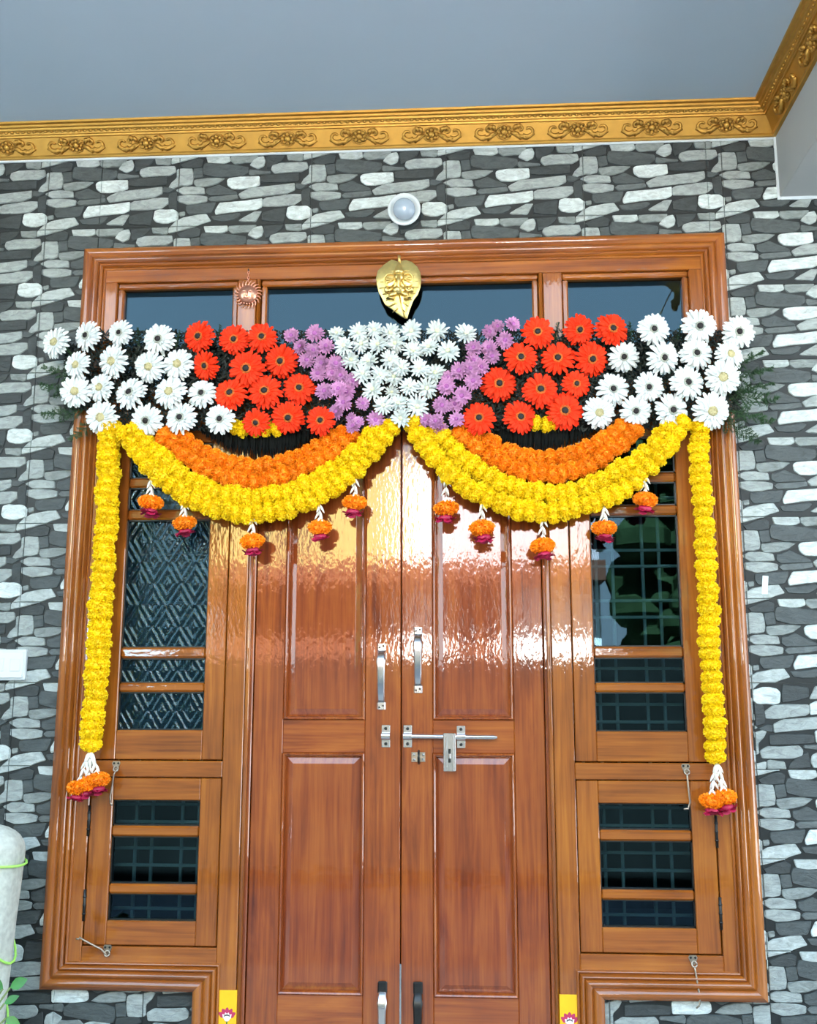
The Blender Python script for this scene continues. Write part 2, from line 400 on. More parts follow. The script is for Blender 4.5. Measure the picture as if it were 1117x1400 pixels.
TW, TH, TX0, TZ0 = .558, .311, -.3624, 3.726
_st = [  # outlines traced on one tile of the cladding (895 x 462 units) and a grey level
 ([(255,90),(410,88),(418,118),(385,132),(270,128)],5), ([(425,92),(605,88),(600,110),(560,135),(450,140),(420,115)],3),
 ([(640,95),(655,130),(645,160),(610,178),(552,150),(580,115)],5), ([(662,100),(790,92),(775,125),(705,165),(672,178),(666,140)],0),
 ([(800,90),(905,86),(910,125),(890,135),(810,125)],3), ([(80,132),(195,97),(235,112),(225,155),(100,158)],0),
 ([(172,166),(228,162),(236,224),(182,232)],1), ([(248,132),(330,134),(540,165),(545,200),(500,228),(330,226),(242,205),(234,170)],1),
 ([(552,182),(690,200),(690,212),(560,222),(547,207)],2), ([(705,160),(760,145),(935,145),(945,180),(900,205),(720,210),(698,185)],4),
 ([(58,170),(160,165),(172,240),(165,268),(90,275),(18,298),(5,282),(60,225)],4), ([(180,242),(330,232),(385,240),(330,270),(200,290),(178,265)],3),
 ([(402,250),(420,236),(617,230),(621,285),(580,299),(440,306),(406,280)],6), ([(632,227),(885,216),(885,268),(700,273),(627,265)],0),
 ([(55,310),(110,287),(245,297),(252,333),(110,336)],4), ([(266,302),(350,278),(465,325),(470,343),(290,348),(264,330)],1),
 ([(480,340),(560,307),(855,282),(858,330),(800,348),(500,373)],4), ([(72,347),(220,347),(271,357),(267,386),(140,401),(77,380)],4),
 ([(277,367),(300,357),(470,347),(478,371),(300,389)],2), ([(648,384),(720,368),(800,357),(900,357),(905,390),(850,425),(648,428)],4),
 ([(327,445),(357,400),(640,377),(640,430),(600,448),(332,473)],6), ([(132,412),(330,397),(322,430),(302,463),(150,468),(130,440)],1),
 ([(908,332),(962,314),(962,440),(912,425)],0), ([(868,285),(950,302),(900,322),(866,318)],1),
 ([(815,442),(850,432),(940,434),(972,460),(970,505),(900,523),(827,513),(807,490)],6),
 ([(20,552),(110,492),(265,470),(300,520),(180,553),(20,588)],5), ([(302,487),(480,470),(500,482),(440,518),(322,513)],1),
 ([(487,515),(590,462),(640,462),(600,528),(502,523)],4), ([(645,472),(798,442),(798,500),(788,538),(702,530),(645,520)],0),
 ([(86,456),(120,450),(121,474),(92,480)],3)]
def chaikin(p):
    g = random.Random(len(p) * 7 + int(p[0][0])); q = []
    n = len(p)
    cx = sum(a[0] for a in p) / n; cy = sum(a[1] for a in p) / n
    p = [(a[0] + 3.6 * (1 if a[0] > cx else -1), a[1] + 3.2 * (1 if a[1] > cy else -1)) for a in p]
    for i in range(n):
        a, b = p[i], p[(i + 1) % n]; L = math.hypot(b[0] - a[0], b[1] - a[1])
        t = min(.3, 6 / L)
        q.append((a[0] + (b[0] - a[0]) * t, a[1] + (b[1] - a[1]) * t))
        if L > 70:
            u = g.uniform(.35, .65); nx, ny = -(b[1] - a[1]) / L, (b[0] - a[0]) / L; d = g.uniform(-6, 4)
            q.append((a[0] + (b[0] - a[0]) * u + nx * d, a[1] + (b[1] - a[1]) * u + ny * d))
        q.append((b[0] - (b[0] - a[0]) * t, b[1] - (b[1] - a[1]) * t))
    return q
STONES = []
for poly, lv in _st:
    STONES.append(([((x - 75) / 895 * TW, -(y - 85) / 462 * TH) for x, y in chaikin(poly)], lv))
def clip(poly, x0, x1, z0, z1):
    for ax, lim, sg in ((0, x0, 1), (0, x1, -1), (1, z0, 1), (1, z1, -1)):
        out = []
        for i in range(len(poly)):
            a, b = poly[i], poly[(i + 1) % len(poly)]
            da, db = sg * (a[ax] - lim), sg * (b[ax] - lim)
            if da >= 0: out.append(a)
            if (da >= 0) != (db >= 0):
                t = da / (da - db); out.append((a[0] + (b[0] - a[0]) * t, a[1] + (b[1] - a[1]) * t))
        poly = out
        if len(poly) < 3: return None
    return poly
def area(p): return abs(sum(p[i][0] * p[(i + 1) % len(p)][1] - p[(i + 1) % len(p)][0] * p[i][1] for i in range(len(p)))) / 2
tiles = []          # clipped tile rectangles with their stones
for i in range(-7, 8):
    for j in range(-1, 12):
        tx0 = TX0 + i * TW; tz1 = TZ0 - j * TH; g = .0008
        full = (tx0 + g, tx0 + TW - g, tz1 - TH + g, tz1 - g)
        rot = (j == 7 and tx0 > 1.1) or (j >= 10 and -1.3 < tx0 + TW / 2 < 1.3)
        rects = []
        for rx0, rx1, rz0, rz1 in ((-4, -OX, 0, CEIL), (OX, 4, 0, CEIL), (-OX, OX, OT, CEIL), (-OX, -RX, 0, OB), (RX, OX, 0, OB)):
            a = (max(full[0], rx0), min(full[1], rx1), max(full[2], rz0), min(full[3], rz1))
            if a[1] - a[0] > .004 and a[3] - a[2] > .004: rects.append(a)
        for a in rects:
            ss = []
            for si, (poly, lv) in enumerate(STONES):
                for ox in (-TW, 0, TW):
                    for oz in (-TH, 0, TH):
                        P = [(x + ox, z + oz) for x, z in poly]
                        if rot: P = [(TW - x, -TH - z) for x, z in P]
                        P = [(x + tx0, z + tz1) for x, z in P]
                        c = clip(P, *a)
                        if c and area(c) > 2e-5: ss.append((c, lv))
            tiles.append((a, ss))
def in_view(x, z):
    px, py = proj((x, 0, z)); return -4 < px < 1121 and 130 < py < 1404
def hidden(p):     # wholly under the architrave, the cornice or the beam
    return all((abs(x) < 1.285 and .465 < z < 3.30) or (abs(x) < .72 and z < .47) or z > 3.74 or (x > 1.56 and z > 3.48) for x, z in p)
cands = []
far = MB()
tile_n = 0
for a, ss in tiles:
    corners = [(a[0], a[2]), (a[1], a[2]), (a[1], a[3]), (a[0], a[3]), ((a[0] + a[1]) / 2, (a[2] + a[3]) / 2)]
    vis = any(in_view(x, z) for x, z in corners) and not hidden(corners[:4])
    if vis:
        m = MB(); m.box(a[0], a[1], 0, .006, a[2], a[3]); t = part('tile', m, 'grout', wall)
    else:
        t = None; far.box(a[0], a[1], 0, .006, a[2], a[3], mi=7)
    for c, lv in ss:
        if hidden(c): continue
        cx = sum(p[0] for p in c) / len(c); cz = sum(p[1] for p in c) / len(c)
        if t is not None and any(in_view(x, z) for x, z in c): cands.append((area(c), c, lv, t))
        else: far.prism(c, -.0045, 0, .0022, lv, back=False)
cands.sort(key=lambda q: -q[0])
cache = {}
for k, (ar, c, lv, t) in enumerate(cands):
    if k < 300:
        cx = sum(p[0] for p in c) / len(c); cz = sum(p[1] for p in c) / len(c)
        key = (lv,) + tuple((round(x - cx, 4), round(z - cz, 4)) for x, z in c)
        me = cache.get(key)
        if me is None:
            m = MB(); m.prism([(x - cx, z - cz) for x, z in c], -.0045, 0, .0022, 0, back=False); me = m.mesh('stone', 'stone%d' % lv, False); cache[key] = me
        o = bpy.data.objects.new('stone', me); link(o, t); o.location = Vector((cx, 0, cz)) - WL[t.name]
    else:
        far.prism(c, -.0045, 0, .0022, lv, back=False)
fo = part('stone_cladding', far, ['stone%d' % i for i in range(7)] + ['grout'], wall, smooth=False); fo['kind'] = 'stuff'

# ---- ceiling, floor, beam, ground, dark room behind the door
tag(bx('ceiling', None, 'ceiling', -8, 6, PORCH, 4.2, CEIL, CEIL + .25, 0), 'plain blue grey porch ceiling', kind='structure')  # unseen left stretch extended to stop a wedge of sun on the ground
tag(bx('floor_room', None, 'room', -2.3, 2.3, .10, 4.2, -.15, .002, 0), 'dim room floor behind the window panes', kind='structure')  # separate dark floor in place of the room's shade
tag(bx('floor', None, 'floor', -4, 4, PORCH - .4, .10, -.15, 0, 0), 'grey porch floor below the door', kind='structure')
tag(bx('beam_right', None, 'beam', 1.532, 1.80, PORCH, .02, 3.472, CEIL, .004), 'plain grey ceiling beam at the right', kind='structure')
tag(bx('ground', None, 'ground', -40, 40, -40, 10, -.40, -.15, 0), 'street ground in front of the porch', kind='structure')
tag(bx('wall_left_blocker', None, 'beam', -3.4, -3.2, PORCH, 0, 0, CEIL, 0), 'plain unseen wall added at the left to block side light', kind='structure')  # unseen, added to keep side light off the right cornice
rm = MB()
rm.box(-2.2, 2.2, 3.9, 4.0, 0, CEIL); rm.box(-2.3, -2.2, .14, 4.0, 0, CEIL); rm.box(2.2, 2.3, .14, 4.0, 0, CEIL)
tag(part('wall_room', rm, 'room'), 'dim room walls behind the window panes', kind='structure')

# ---- house across the street (seen mirrored in the varnish and the panes)
ob = empty('house_opposite', (0, -13, 0), 'pale house across the street mirrored in the varnish', kind='structure')
bx('upper_wall', ob, 'ext_cream', -3.9, -.9, -13.2, -13, 3.62, 5.6)
bx('upper_wall', ob, 'ext_pale', -.9, 2.42, -13.2, -13, 3.62, 5.2)
bx('glare_pillar', ob, 'ext_white', -.70, -.30, -13.2, -12.9, 3.62, 5.4)  # added white reflector for the glare at the door's meeting seam
bx('balcony_slab', ob, 'ext_brown', -3.9, 2.42, -13.2, -12.2, 3.3, 3.62)
bx('lower_wall', ob, 'ext_brown', -4.1, -.8, -13.2, -13, -.15, 3.3)
bx('lower_wall', ob, 'ext_white', -.8, -.2, -13.2, -13, -.15, 3.3)
bx('gate', ob, 'ext_brown', -.2, .85, -13.2, -13, -.15, 3.3)
bx('lower_wall', ob, 'ext_white', .85, 2.42, -13.2, -13, -.15, 3.3)
bx('outhouse_wall', ob, 'ext_blue', -6.4, -4.75, -13.2, -13, -.15, 3.15)
for x in (-3.0,): bx('window', ob, 'ext_dark', x, x + .5, -13.02, -12.99, 3.8, 4.9)
cw = tag(bx('wall_compound', None, 'ext_yard', -9, 9, -5.75, -5.6, -.15, 1.85, .01), 'brown yard wall behind the viewer mirrored in the lower panes', kind='structure')
tr_ = empty('tree_opposite', (5.6, -11, -.15), 'dark leafy trees across the street mirrored in the window panes', kind='structure')
g = random.Random(12); m = MB()
for k in range(4): m.tube([(3.6 + 1.7 * k, -11, -.15), (3.6 + 1.7 * k + .1, -11, 2.2)], .14, 8)
part('trunk', m, 'ext_brown', tr_)
m = MB()
for k in range(420):
    r_ = g.uniform(.18, .5); m.ball((g.uniform(2.7, 9.5), g.uniform(-12.6, -11.2), g.uniform(1.2, 6.2)), r_, r_, r_ * .8, 7, 5)
for k in range(70): m.ball((g.uniform(2.95, 9.5), g.uniform(-13.2, -12.6), g.uniform(1.0, 6.0)), g.uniform(.5, .9), .4, g.uniform(.5, .8), 9, 6)
part('crown', m, 'tree', tr_)
m = MB()
for k in range(60): m.ball((g.uniform(-11, -4.6), g.uniform(-15, -14.2), g.uniform(1.2, 6.6)), g.uniform(.6, 1.0), g.uniform(.5, .8), g.uniform(.6, .9), 9, 6)
part('crown', m, 'tree', tr_)
m = MB()
for k in range(4): m.tube([(-10 + 1.7 * k, -14.6, -.15), (-10 + 1.7 * k + .1, -14.6, 2.2)], .14, 8)
part('trunk', m, 'ext_brown', tr_)

# ---- cornice
CP = [(0, 3.733), (-.014, 3.733), (-.017, 3.738), (-.017, 3.745), (-.012, 3.748), (-.045, 3.808), (-.052, 3.808), (-.054, 3.815), (-.060, 3.816),
      (-.064, 3.824), (-.073, 3.829), (-.075, 3.836), (-.083, 3.838), (-.085, 3.846), (-.098, 3.847), (-.100, 3.855), (0, 3.855)]
BXX = 1.532
def cornice(side):
    m = MB(); n = len(CP); vs = []
    for y, z in CP:
        if side == 'back': vs += [(-4, y, z), (BXX + y, y, z)]
        else: vs += [(BXX + y, y, z), (BXX + y, PORCH, z)]
    for i in range(n - 1):
        f = (2 * i, 2 * i + 1, 2 * i + 3, 2 * i + 2)
        m.f.append(f); m.mi.append(0)
    m.v = vs
    m.f.append(tuple(2 * i for i in range(n))); m.mi.append(0); m.f.append(tuple(2 * i + 1 for i in range(n))[::-1]); m.mi.append(0)
    return m
def scroll_mesh():
    """acanthus scroll: a rosette between two curling leaves; local x along the band, z up, -y proud"""
    m = MB()
    for sgn in (-1, 1):
        for (cx, cz, r0, r1, a0, a1, dirn) in ((.085, .004, .026, .006, -2.4, 2.6, 1), (.055, .010, .016, .005, 2.6, -1.6, -1)):
            pts = []; rs = []
            for k in range(15):
                t = k / 14; a = a0 + (a1 - a0) * t; r = r0 + (r1 - r0) * t
                pts.append((sgn * (cx + r * math.cos(a)), -.001, cz + r * math.sin(a) * .9)); rs.append(.0078 * (1 - .45 * t))
            m.tube(pts, rs, 6)
        for (x0, z0, x1, z1) in ((.03, .0, .062, -.022), (.05, -.012, .060, -.030), (.048, .012, .058, .030), (.036, .008, .044, .028), (.068, -.018, .080, -.030)):
            m.tube([(sgn * x0, -.001, z0), (sgn * (x0 + x1) / 2, -.003, (z0 + z1) / 2 + .003), (sgn * x1, -.001, z1)], [.006, .0088, .003], 6)
        m.tube([(sgn * .025, -.001, 0), (sgn * .05, -.002, -.016), (sgn * .085, -.001, -.022), (sgn * .108, -.001, -.008)], [.006, .0085, .0075, .005], 6)
    for k in range(8):
        a = 2 * PI * k / 8; m.ball((.019 * math.cos(a), -.001, .017 * math.sin(a)), .008, .0045, .008, 6, 4)
    m.ball((0, -.003, 0), .012, .005, .012, 8, 5)
    m.tube([(-.034, -.001, 0), (-.02, -.001, .020), (0, -.001, .027), (.02, -.001, .020), (.034, -.001, 0), (.02, -.001, -.020), (0, -.001, -.027), (-.02, -.001, -.020), (-.034, -.001, 0)], .003, 5)
    return m.mesh('scroll_ornament', 'gold', True)
SCR = scroll_mesh()
for v_ in SCR.vertices: v_.co = (v_.co.x * 1.13, v_.co.y * 1.5, v_.co.z * 1.06)
tilt = math.atan2(.033, .06)
cb = empty('trim_1', (0, 0, 3.73), 'gold cornice with embossed scrolls above the stone wall', kind='structure')
part('cornice_moulding', cornice('back'), 'gold', cb)
p0 = at(200, 190, -.03); p1 = at(790, 178, -.03); pitch = (p1.x - p0.x) / 6
for k in range(-3, 9):
    x = p0.x + pitch * k
    if x > 1.40: continue
    o = bpy.data.objects.new('scroll_ornament', SCR); link(o, cb)
    o.location = Vector((x, -.0295, 3.778)) - WL[cb.name]; o.rotation_euler = (tilt * 1.0, 0, 0)
bd = MB()
for k in range(230):
    x = -4 + k * .024
    if x < 1.455: bd.ball((x, -.0655, 3.8235), .0085, .005, .005, 6, 4)
part('bead_course', bd, 'gold', cb, smooth=True)
cr_ = empty('trim_2', (BXX, -1, 3.73), 'gold cornice running along the grey beam', kind='structure')
part('cornice_moulding', cornice('right'), 'gold', cr_)
for k in range(6):
    o = bpy.data.objects.new('scroll_ornament', SCR); link(o, cr_)
    o.location = Vector((BXX - .0295, -.24 - .31 * k, 3.778)) - WL[cr_.name]; o.rotation_euler = Matrix.Rotation(-PI / 2, 3, 'Z').to_euler(); o.rotation_euler = (Matrix.Rotation(-PI / 2, 3, 'Z') @ Matrix.Rotation(tilt, 3, 'X')).to_euler()
bd = MB()
for k in range(85):
    bd.ball((BXX - .0655, -.09 - k * .024, 3.8235), .005, .0085, .005, 6, 4)
part('bead_course', bd, 'gold', cr_, smooth=True)

cj = empty('trim_5', (1.53, 0, 3.47), 'thin pale cement joint around beam and under cornice', kind='structure')
bx('cement_joint', cj, 'white', 1.523, 1.536, -.008, .004, 3.460, 3.734, .002)
bx('cement_joint', cj, 'white', 1.536, 2.2, -.008, .004, 3.460, 3.4735, .002)
bx('cement_joint', cj, 'white', -4, 1.523, -.007, .004, 3.724, 3.734, .002)

# ---- architrave
path = [(-.735, 0), (-.735, .45), (-1.30, .45), (-1.30, 3.318), (1.30, 3.318), (1.30, .45), (.735, .45), (.735, 0)]
AW = .096
prof = [(0, .004), (0, -.020)]
for a, b, base, h in ((0, .038, .022, .013), (.040, .064, .024, .010), (.066, .082, .020, .009), (.084, AW, .014, .006)):
    for k in range(7):
        t = k / 6; prof.append((a + (b - a) * t, -(base + h * math.sin(PI * t))))
prof.append((AW, -.008))
def offset_pts(u):
    out = []
    for i, p in enumerate(path):
        def dirn(a, b):
            d = Vector((b[0] - a[0], b[1] - a[1])).normalized(); return d, Vector((d.y, -d.x))
        if i == 0: d, n = dirn(path[0], path[1]); out.append((p[0] + n.x * u, p[1] + n.y * u))
        elif i == len(path) - 1: d, n = dirn(path[-2], path[-1]); out.append((p[0] + n.x * u, p[1] + n.y * u))
        else:
            d0, n0 = dirn(path[i - 1], p); d1, n1 = dirn(p, path[i + 1])
            out.append((p[0] + (n0.x + n1.x) * u, p[1] + (n0.y + n1.y) * u))
    return out
offs = [offset_pts(u) for u, y in prof]
ar = empty('trim_3', (0, 0, 0), 'ridged varnished wooden architrave around the door and windows', kind='structure')
for sgm in range(len(path) - 1):
    m = MB(); n = len(prof)
    for k, (u, y) in enumerate(prof):
        for e in (0, 1): m.v.append((offs[k][sgm + e][0], y, offs[k][sgm + e][1]))
    for k in range(n - 1):
        m.f.append((2 * k, 2 * k + 2, 2 * k + 3, 2 * k + 1)); m.mi.append(0)
    vert = sgm % 2 == 0
    part('architrave', m, 'frame_v' if vert else 'frame_h', ar, autosm=40)

# ---- posts and rails of the frame
fr = empty('trim_4', (0, 0, 0), 'varnished wooden posts and rails between door and windows', kind='structure')
FY0, FY1 = -.010, .10
for s in (-1, 1):
    bx('post', fr, 'frame_v', s * 1.157, s * 1.225, FY0, FY1, .51, 3.171)
    bx('post', fr, 'frame_v', s * .580, s * .655, FY0, FY1, 0, 3.171)
    m = MB(); m.tube([(s * .571, -.001, 0), (s * .571, -.001, 3.171)], .009, 10); part('bead', m, 'frame_v', fr, smooth=True)
    bx('jamb', fr, 'door_v', s * .552, s * .580, .006, FY1, 0, 2.62)
    bx('rail', fr, 'frame_h', s * .655, s * 1.157, FY0, FY1, 1.200, 1.260)
    bx('rail', fr, 'frame_h', s * .655, s * 1.157, FY0, FY1, .52, .598)
    bx('rail', fr, 'frame_h', s * .655, s * 1.157, FY0, FY1, 2.605, 2.70)
bx('rail', fr, 'frame_h', -.58, .58, FY0, FY1, 2.605, 2.70)
bx('head', fr, 'frame_h', -1.225, 1.225, FY0 - .001, FY1, 3.171, 3.25)

# ---- transom lights
for k, (x0, x1, nm, lab) in enumerate(((-1.157, -.655, 'window_5', 'left transom light above the flower panel'), (-.562, .562, 'window_6', 'wide middle transom light behind the brass leaf'), (.655, 1.157, 'window_7', 'right transom light above the white gerberas'))):
    w = empty(nm, ((x0 + x1) / 2, 0, 2.7), lab, kind='structure')
    for a in ((x0, x1, 3.146, 3.171), (x0, x1, 2.70, 2.725)):
        bx('glazing_bead', w, 'frame_h', a[0], a[1], .002, .05, a[2], a[3], .006)
    for xa, xb in ((x0, x0 + .025), (x1 - .025, x1)):
        bx('glazing_bead', w, 'frame_v', xa, xb, .002, .05, 2.725, 3.146, .006)
    bx('pane', w, 'glass', x0 + .02, x1 - .02, .028, .032, 2.72, 3.15, 0)

# ---- casement windows
def casement(nm, s, z0, z1, panes, lab, gm, hinges):
    w = empty(nm, (s * .907, 0, z0), lab, kind='structure')
    xa, xb = .6585, 1.1535; ga, gb = .737, 1.070; y0, y1 = -.004, .040
    bx('stile', w, 'frame_v', s * xa, s * ga, y0, y1, z0, z1)
    bx('stile', w, 'frame_v', s * gb, s * xb, y0, y1, z0, z1)
    bx('rail', w, 'frame_h', s * ga, s * gb, y0 + .0008, y1, z0, panes[0][0])
    bx('rail', w, 'frame_h', s * ga, s * gb, y0 + .0008, y1, panes[-1][1], z1)
    for (a0, a1), (b0, b1) in zip(panes[:-1], panes[1:]):
        bx('glazing_bar', w, 'frame_h', s * ga, s * gb, y0 + .004, y1, a1, b0, .007)
    for a0, a1 in panes:
        bx('pane', w, gm, s * (ga - .004), s * (gb + .004), .020, .024, a0 - .004, a1 + .004, 0)
        m = MB(); t = .005       # dark putty line around the pane
        for q in ((ga, gb, a0, a0 + t), (ga, gb, a1 - t, a1), (ga, ga + t, a0, a1), (gb - t, gb, a0, a1)):
            m.box(min(s * q[0], s * q[1]), max(s * q[0], s * q[1]), .010, .021, q[2], q[3])
        part('putty', m, 'dark_steel', w)
    for hz in hinges:
        m = MB(); m.tube([(s * 1.155, -.008, hz - .055), (s * 1.155, -.008, hz + .055)], .0055, 8)
        for q in (-.03, 0, .03): m.tube([(s * 1.155, -.008, hz + q - .003), (s * 1.155, -.008, hz + q + .003)], .0068, 8)
        part('hinge', m, 'dark_steel', w, smooth=True)
    return w
UP = [(1.372, 1.515), (1.549, 1.643), (1.683, 2.183), (2.222, 2.313), (2.350, 2.492)]
LP = [(.686, .780), (.815, .984), (1.022, 1.116)]
casement('window_1', -1, 1.2635, 2.601, UP, 'upper left casement with figured obscure glass', 'glass_fig', ())
casement('window_2', 1, 1.2635, 2.601, UP, 'upper right casement with clear glass', 'glass', ())
casement('window_3', -1, .6015, 1.1965, LP, 'lower left casement with three clear panes', 'glass', (1.04, .74))
casement('window_4', 1, .6015, 1.1965, LP, 'lower right casement with three clear panes', 'glass', (1.02, .74))

# ---- grilles behind the panes
def grille(s, z0, z1, hs, lab):
    g = empty('window_grille', (s * .907, .12, z0), lab, 'grille', 'steel grilles behind the casements')
    for x in (.700, .770, .834, .950, 1.014, 1.100):
        bx('bar', g, 'grille', s * x - .006, s * x + .006, .112, .124, z0, z1, .002)
    for z in hs: bx('bar', g, 'grille', s * .655, s * 1.157, .106, .112, z - .006, z + .006, .002)
grille(-1, 1.262, 2.60, (1.404, 1.470, 1.605, 1.70, 1.801, 1.865, 1.999, 2.062, 2.20, 2.27, 2.41, 2.47), 'steel grille behind the figured glass of the upper left window')
grille(1, 1.262, 2.60, (1.404, 1.470, 1.605, 1.801, 1.865, 1.999, 2.062, 2.20, 2.27, 2.41, 2.47), 'steel grille behind the upper right window')
grille(-1, .60, 1.198, (.709, .77, .866, .928, 1.025, 1.09), 'steel grille behind the lower left window')
grille(1, .60, 1.198, (.709, .77, .866, .928, 1.025, 1.09), 'steel grille behind the lower right window')

# ---- door leaves
DY0, DY1 = .018, .060; MEET = .013
def ring(m, x0, x1, z0, z1, secs):
    """mitred picture-frame moulding; secs = [(inset, y)]"""
    o = len(m.v)
    for i, y in secs:
        m.v += [(x0 + i, y, z0 + i), (x1 - i, y, z0 + i), (x1 - i, y, z1 - i), (x0 + i, y, z1 - i)]
    for k in range(len(secs) - 1):
        for c in range(4):
            m.f.append((o + 4 * k + c, o + 4 * k + (c + 1) % 4, o + 4 * k + 4 + (c + 1) % 4, o + 4 * k + 4 + c)); m.mi.append(0)
def leaf(nm, s, lab):
    xo = s * .550; xm = MEET + s * .0018
    d = empty(nm, ((xo + xm) / 2, .04, 0), lab, kind='structure')
    po, pi_ = (s * .434, s * .124) if s < 0 else (.133, .436)
    if s < 0: a0, a1, b0, b1 = xo, -.434, -.124, xm
    else: a0, a1, b0, b1 = xm, .133, .436, xo
    bx('stile', d, 'door_v', a0, a1, DY0, DY1, .01, 2.60); bx('stile', d, 'door_v', b0, b1, DY0, DY1, .01, 2.60)
    for z0, z1 in ((.01, .438), (1.290, 1.412), (2.46, 2.60)):
        bx('rail', d, 'door_h', a1, b0, DY0 + .0006, DY1, z0, z1, .002)
    for z0, z1 in ((.438, 1.290), (1.412, 2.46)):
        m = MB(); ring(m, a1, b0, z0, z1, [(0, DY0 + .004), (.001, DY0 - .004), (.004, DY0 - .007), (.009, DY0 - .004), (.012, DY0 + .005), (.0135, DY0 + .012)])
        part('panel_moulding', m, 'door_v', d, autosm=35)
        m = MB(); ring(m, a1, b0, z0, z1, [(.010, DY0 + .014), (.0135, DY0 + .013), (.038, DY0 + .004), (.040, DY0 + .003)])
        o = len(m.v) - 4; m.f.append((o, o + 1, o + 2, o + 3)); m.mi.append(0)
        part('panel', m, 'panel_v', d, autosm=12)
    return d
dl = leaf('door_1', -1, 'left leaf of the varnished panelled double door')
dr = leaf('door_2', 1, 'right leaf of the double door carrying the sliding bolt')
# steel strip on the meeting edge
bx('edge_strip', dr, 'steel', MEET - .004, MEET + .003, DY0 - .004, DY0 + .004, .01, .548, .001)

def strap(m, x, z0, z1, w, yb, rise, th=.005):
    """flat pull handle: plate, arch, plate; swept rectangle"""
    L = z1 - z0
    pts = [(z1, 0), (z1 - .026, 0), (z1 - .034, .35), (z1 - .05, .8), (z1 - .066, 1.0), (z1 - .09, 1.0), (z0 + L * .5, .92), (z0 + .06, .72), (z0 + .034, .35), (z0 + .026, 0), (z0, 0)]
    ws = [w * .62, w * .62, w * .5, w * .58, w * .66, w * .56, w * .54, w * .52, w * .5, w * .62, w * .62]
    o = len(m.v)
    for (z, r), hw in zip(pts, ws):
        y = yb - rise * r
        m.v += [(x - hw, y, z), (x + hw, y, z), (x + hw * .7, y - th, z), (x - hw * .7, y - th, z)]
    n = len(pts)
    for i in range(n - 1):
        for k in range(4):
            m.f.append((o + 4 * i + k, o + 4 * i + (k + 1) % 4, o + 4 * i + 4 + (k + 1) % 4, o + 4 * i + 4 + k)); m.mi.append(0)
    m.f.append((o, o + 1, o + 2, o + 3)); m.mi.append(0); e = o + 4 * (n - 1); m.f.append((e + 3, e + 2, e + 1, e)); m.mi.append(0)
def screw(m, x, y, z, r=.005):
    m.lathe([(r, 0), (r, .0015), (r * .6, .003)], 10, Matrix.Translation((x, y, z)) @ Matrix.Rotation(PI / 2, 4, 'X'))
def handle(parent, x, z0, z1, mat='steel'):
    m = MB(); strap(m, x, z0, z1, .027, DY0, .034); h = part('handle', m, mat, parent, autosm=30)
    for z in (z0 + .012, z1 - .012):
        for dx in (-.007, .007):
            m = MB(); screw(m, x + dx, DY0 - .005, z + dx * .4, .0035); part('screw', m, 'dark_steel', h)
handle(dl, -.062, 1.450, 1.697); handle(dr, .077, 1.512, 1.759)
h1 = at(523, 1345, DY0)
for par, x, mt in ((dl, -.052, 'steel'), (dr, .076, 'dark_steel')):
    m = MB(); strap(m, x, .24, .487, .027, DY0, .03); h = part('handle', m, mt, par, autosm=30)
    bx('end_cap', h, 'dark_steel', x - .017, x + .017, DY0 - .012, DY0, .446, .490, .005)
# sliding bolt (aldrop)
def bracket(parent, x, zc, name):
    b = bx(name, parent, 'steel', x - .016, x + .016, DY0 - .004, DY0, zc - .041, zc + .041, .001)
    m = MB(); m.tube([(x - .016, DY0 - .012, zc), (x + .016, DY0 - .012, zc)], .0135, 14); part('sleeve', m, 'steel', b, smooth=False)
    for dz in (-.028, .028):
        m = MB(); screw(m, x, DY0 - .004, zc + dz, .006); part('screw', m, 'dark_steel', b)
bracket(dl, -.044, 1.352, 'bolt_keeper')
bracket(dr, .038, 1.352, 'bolt_bracket'); bracket(dr, .238, 1.350, 'bolt_bracket')
m = MB(); m.tube([(.026, DY0 - .013, 1.352), (.36, DY0 - .013, 1.349), (.372, DY0 - .013, 1.349)], [.0085, .0085, .005], 12); part('bolt_rod', m, 'steel', dr, autosm=40)
hb = bx('hasp_plate', dr, 'steel', .172, .218, DY0 - .030, DY0 - .023, 1.226, 1.365, .002)
bx('hasp_rib', hb, 'steel', .207, .212, DY0 - .034, DY0 - .028, 1.228, 1.36, .001)
bx('hasp_rib', hb, 'steel', .181, .186, DY0 - .033, DY0 - .028, 1.24, 1.35, .001)
bx('hasp_slot', hb, 'dark_steel', .190, .200, DY0 - .0315, DY0 - .028, 1.258, 1.308, .002)
bx('hasp_pin', hb, 'steel', .1905, .1995, DY0 - .036, DY0 - .030, 1.272, 1.292, .002)
ct = bx('hasp_staple', dr, 'dull_steel', .052, .104, DY0 - .003, DY0, 1.258, 1.294, .001)
m = MB(); m.tube([(.080, DY0, 1.253), (.080, DY0 - .02, 1.262), (.080, DY0 - .024, 1.276), (.080, DY0 - .02, 1.290), (.080, DY0, 1.298)], .0045, 8); part('staple_loop', m, 'dark_steel', ct, smooth=True)
for dx, dz in ((-.016, .009), (-.016, -.009), (.018, .009), (.018, -.009)):
    m = MB(); screw(m, .078 + dx, DY0 - .003, 1.276 + dz, .005); part('screw', m, 'steel', ct)

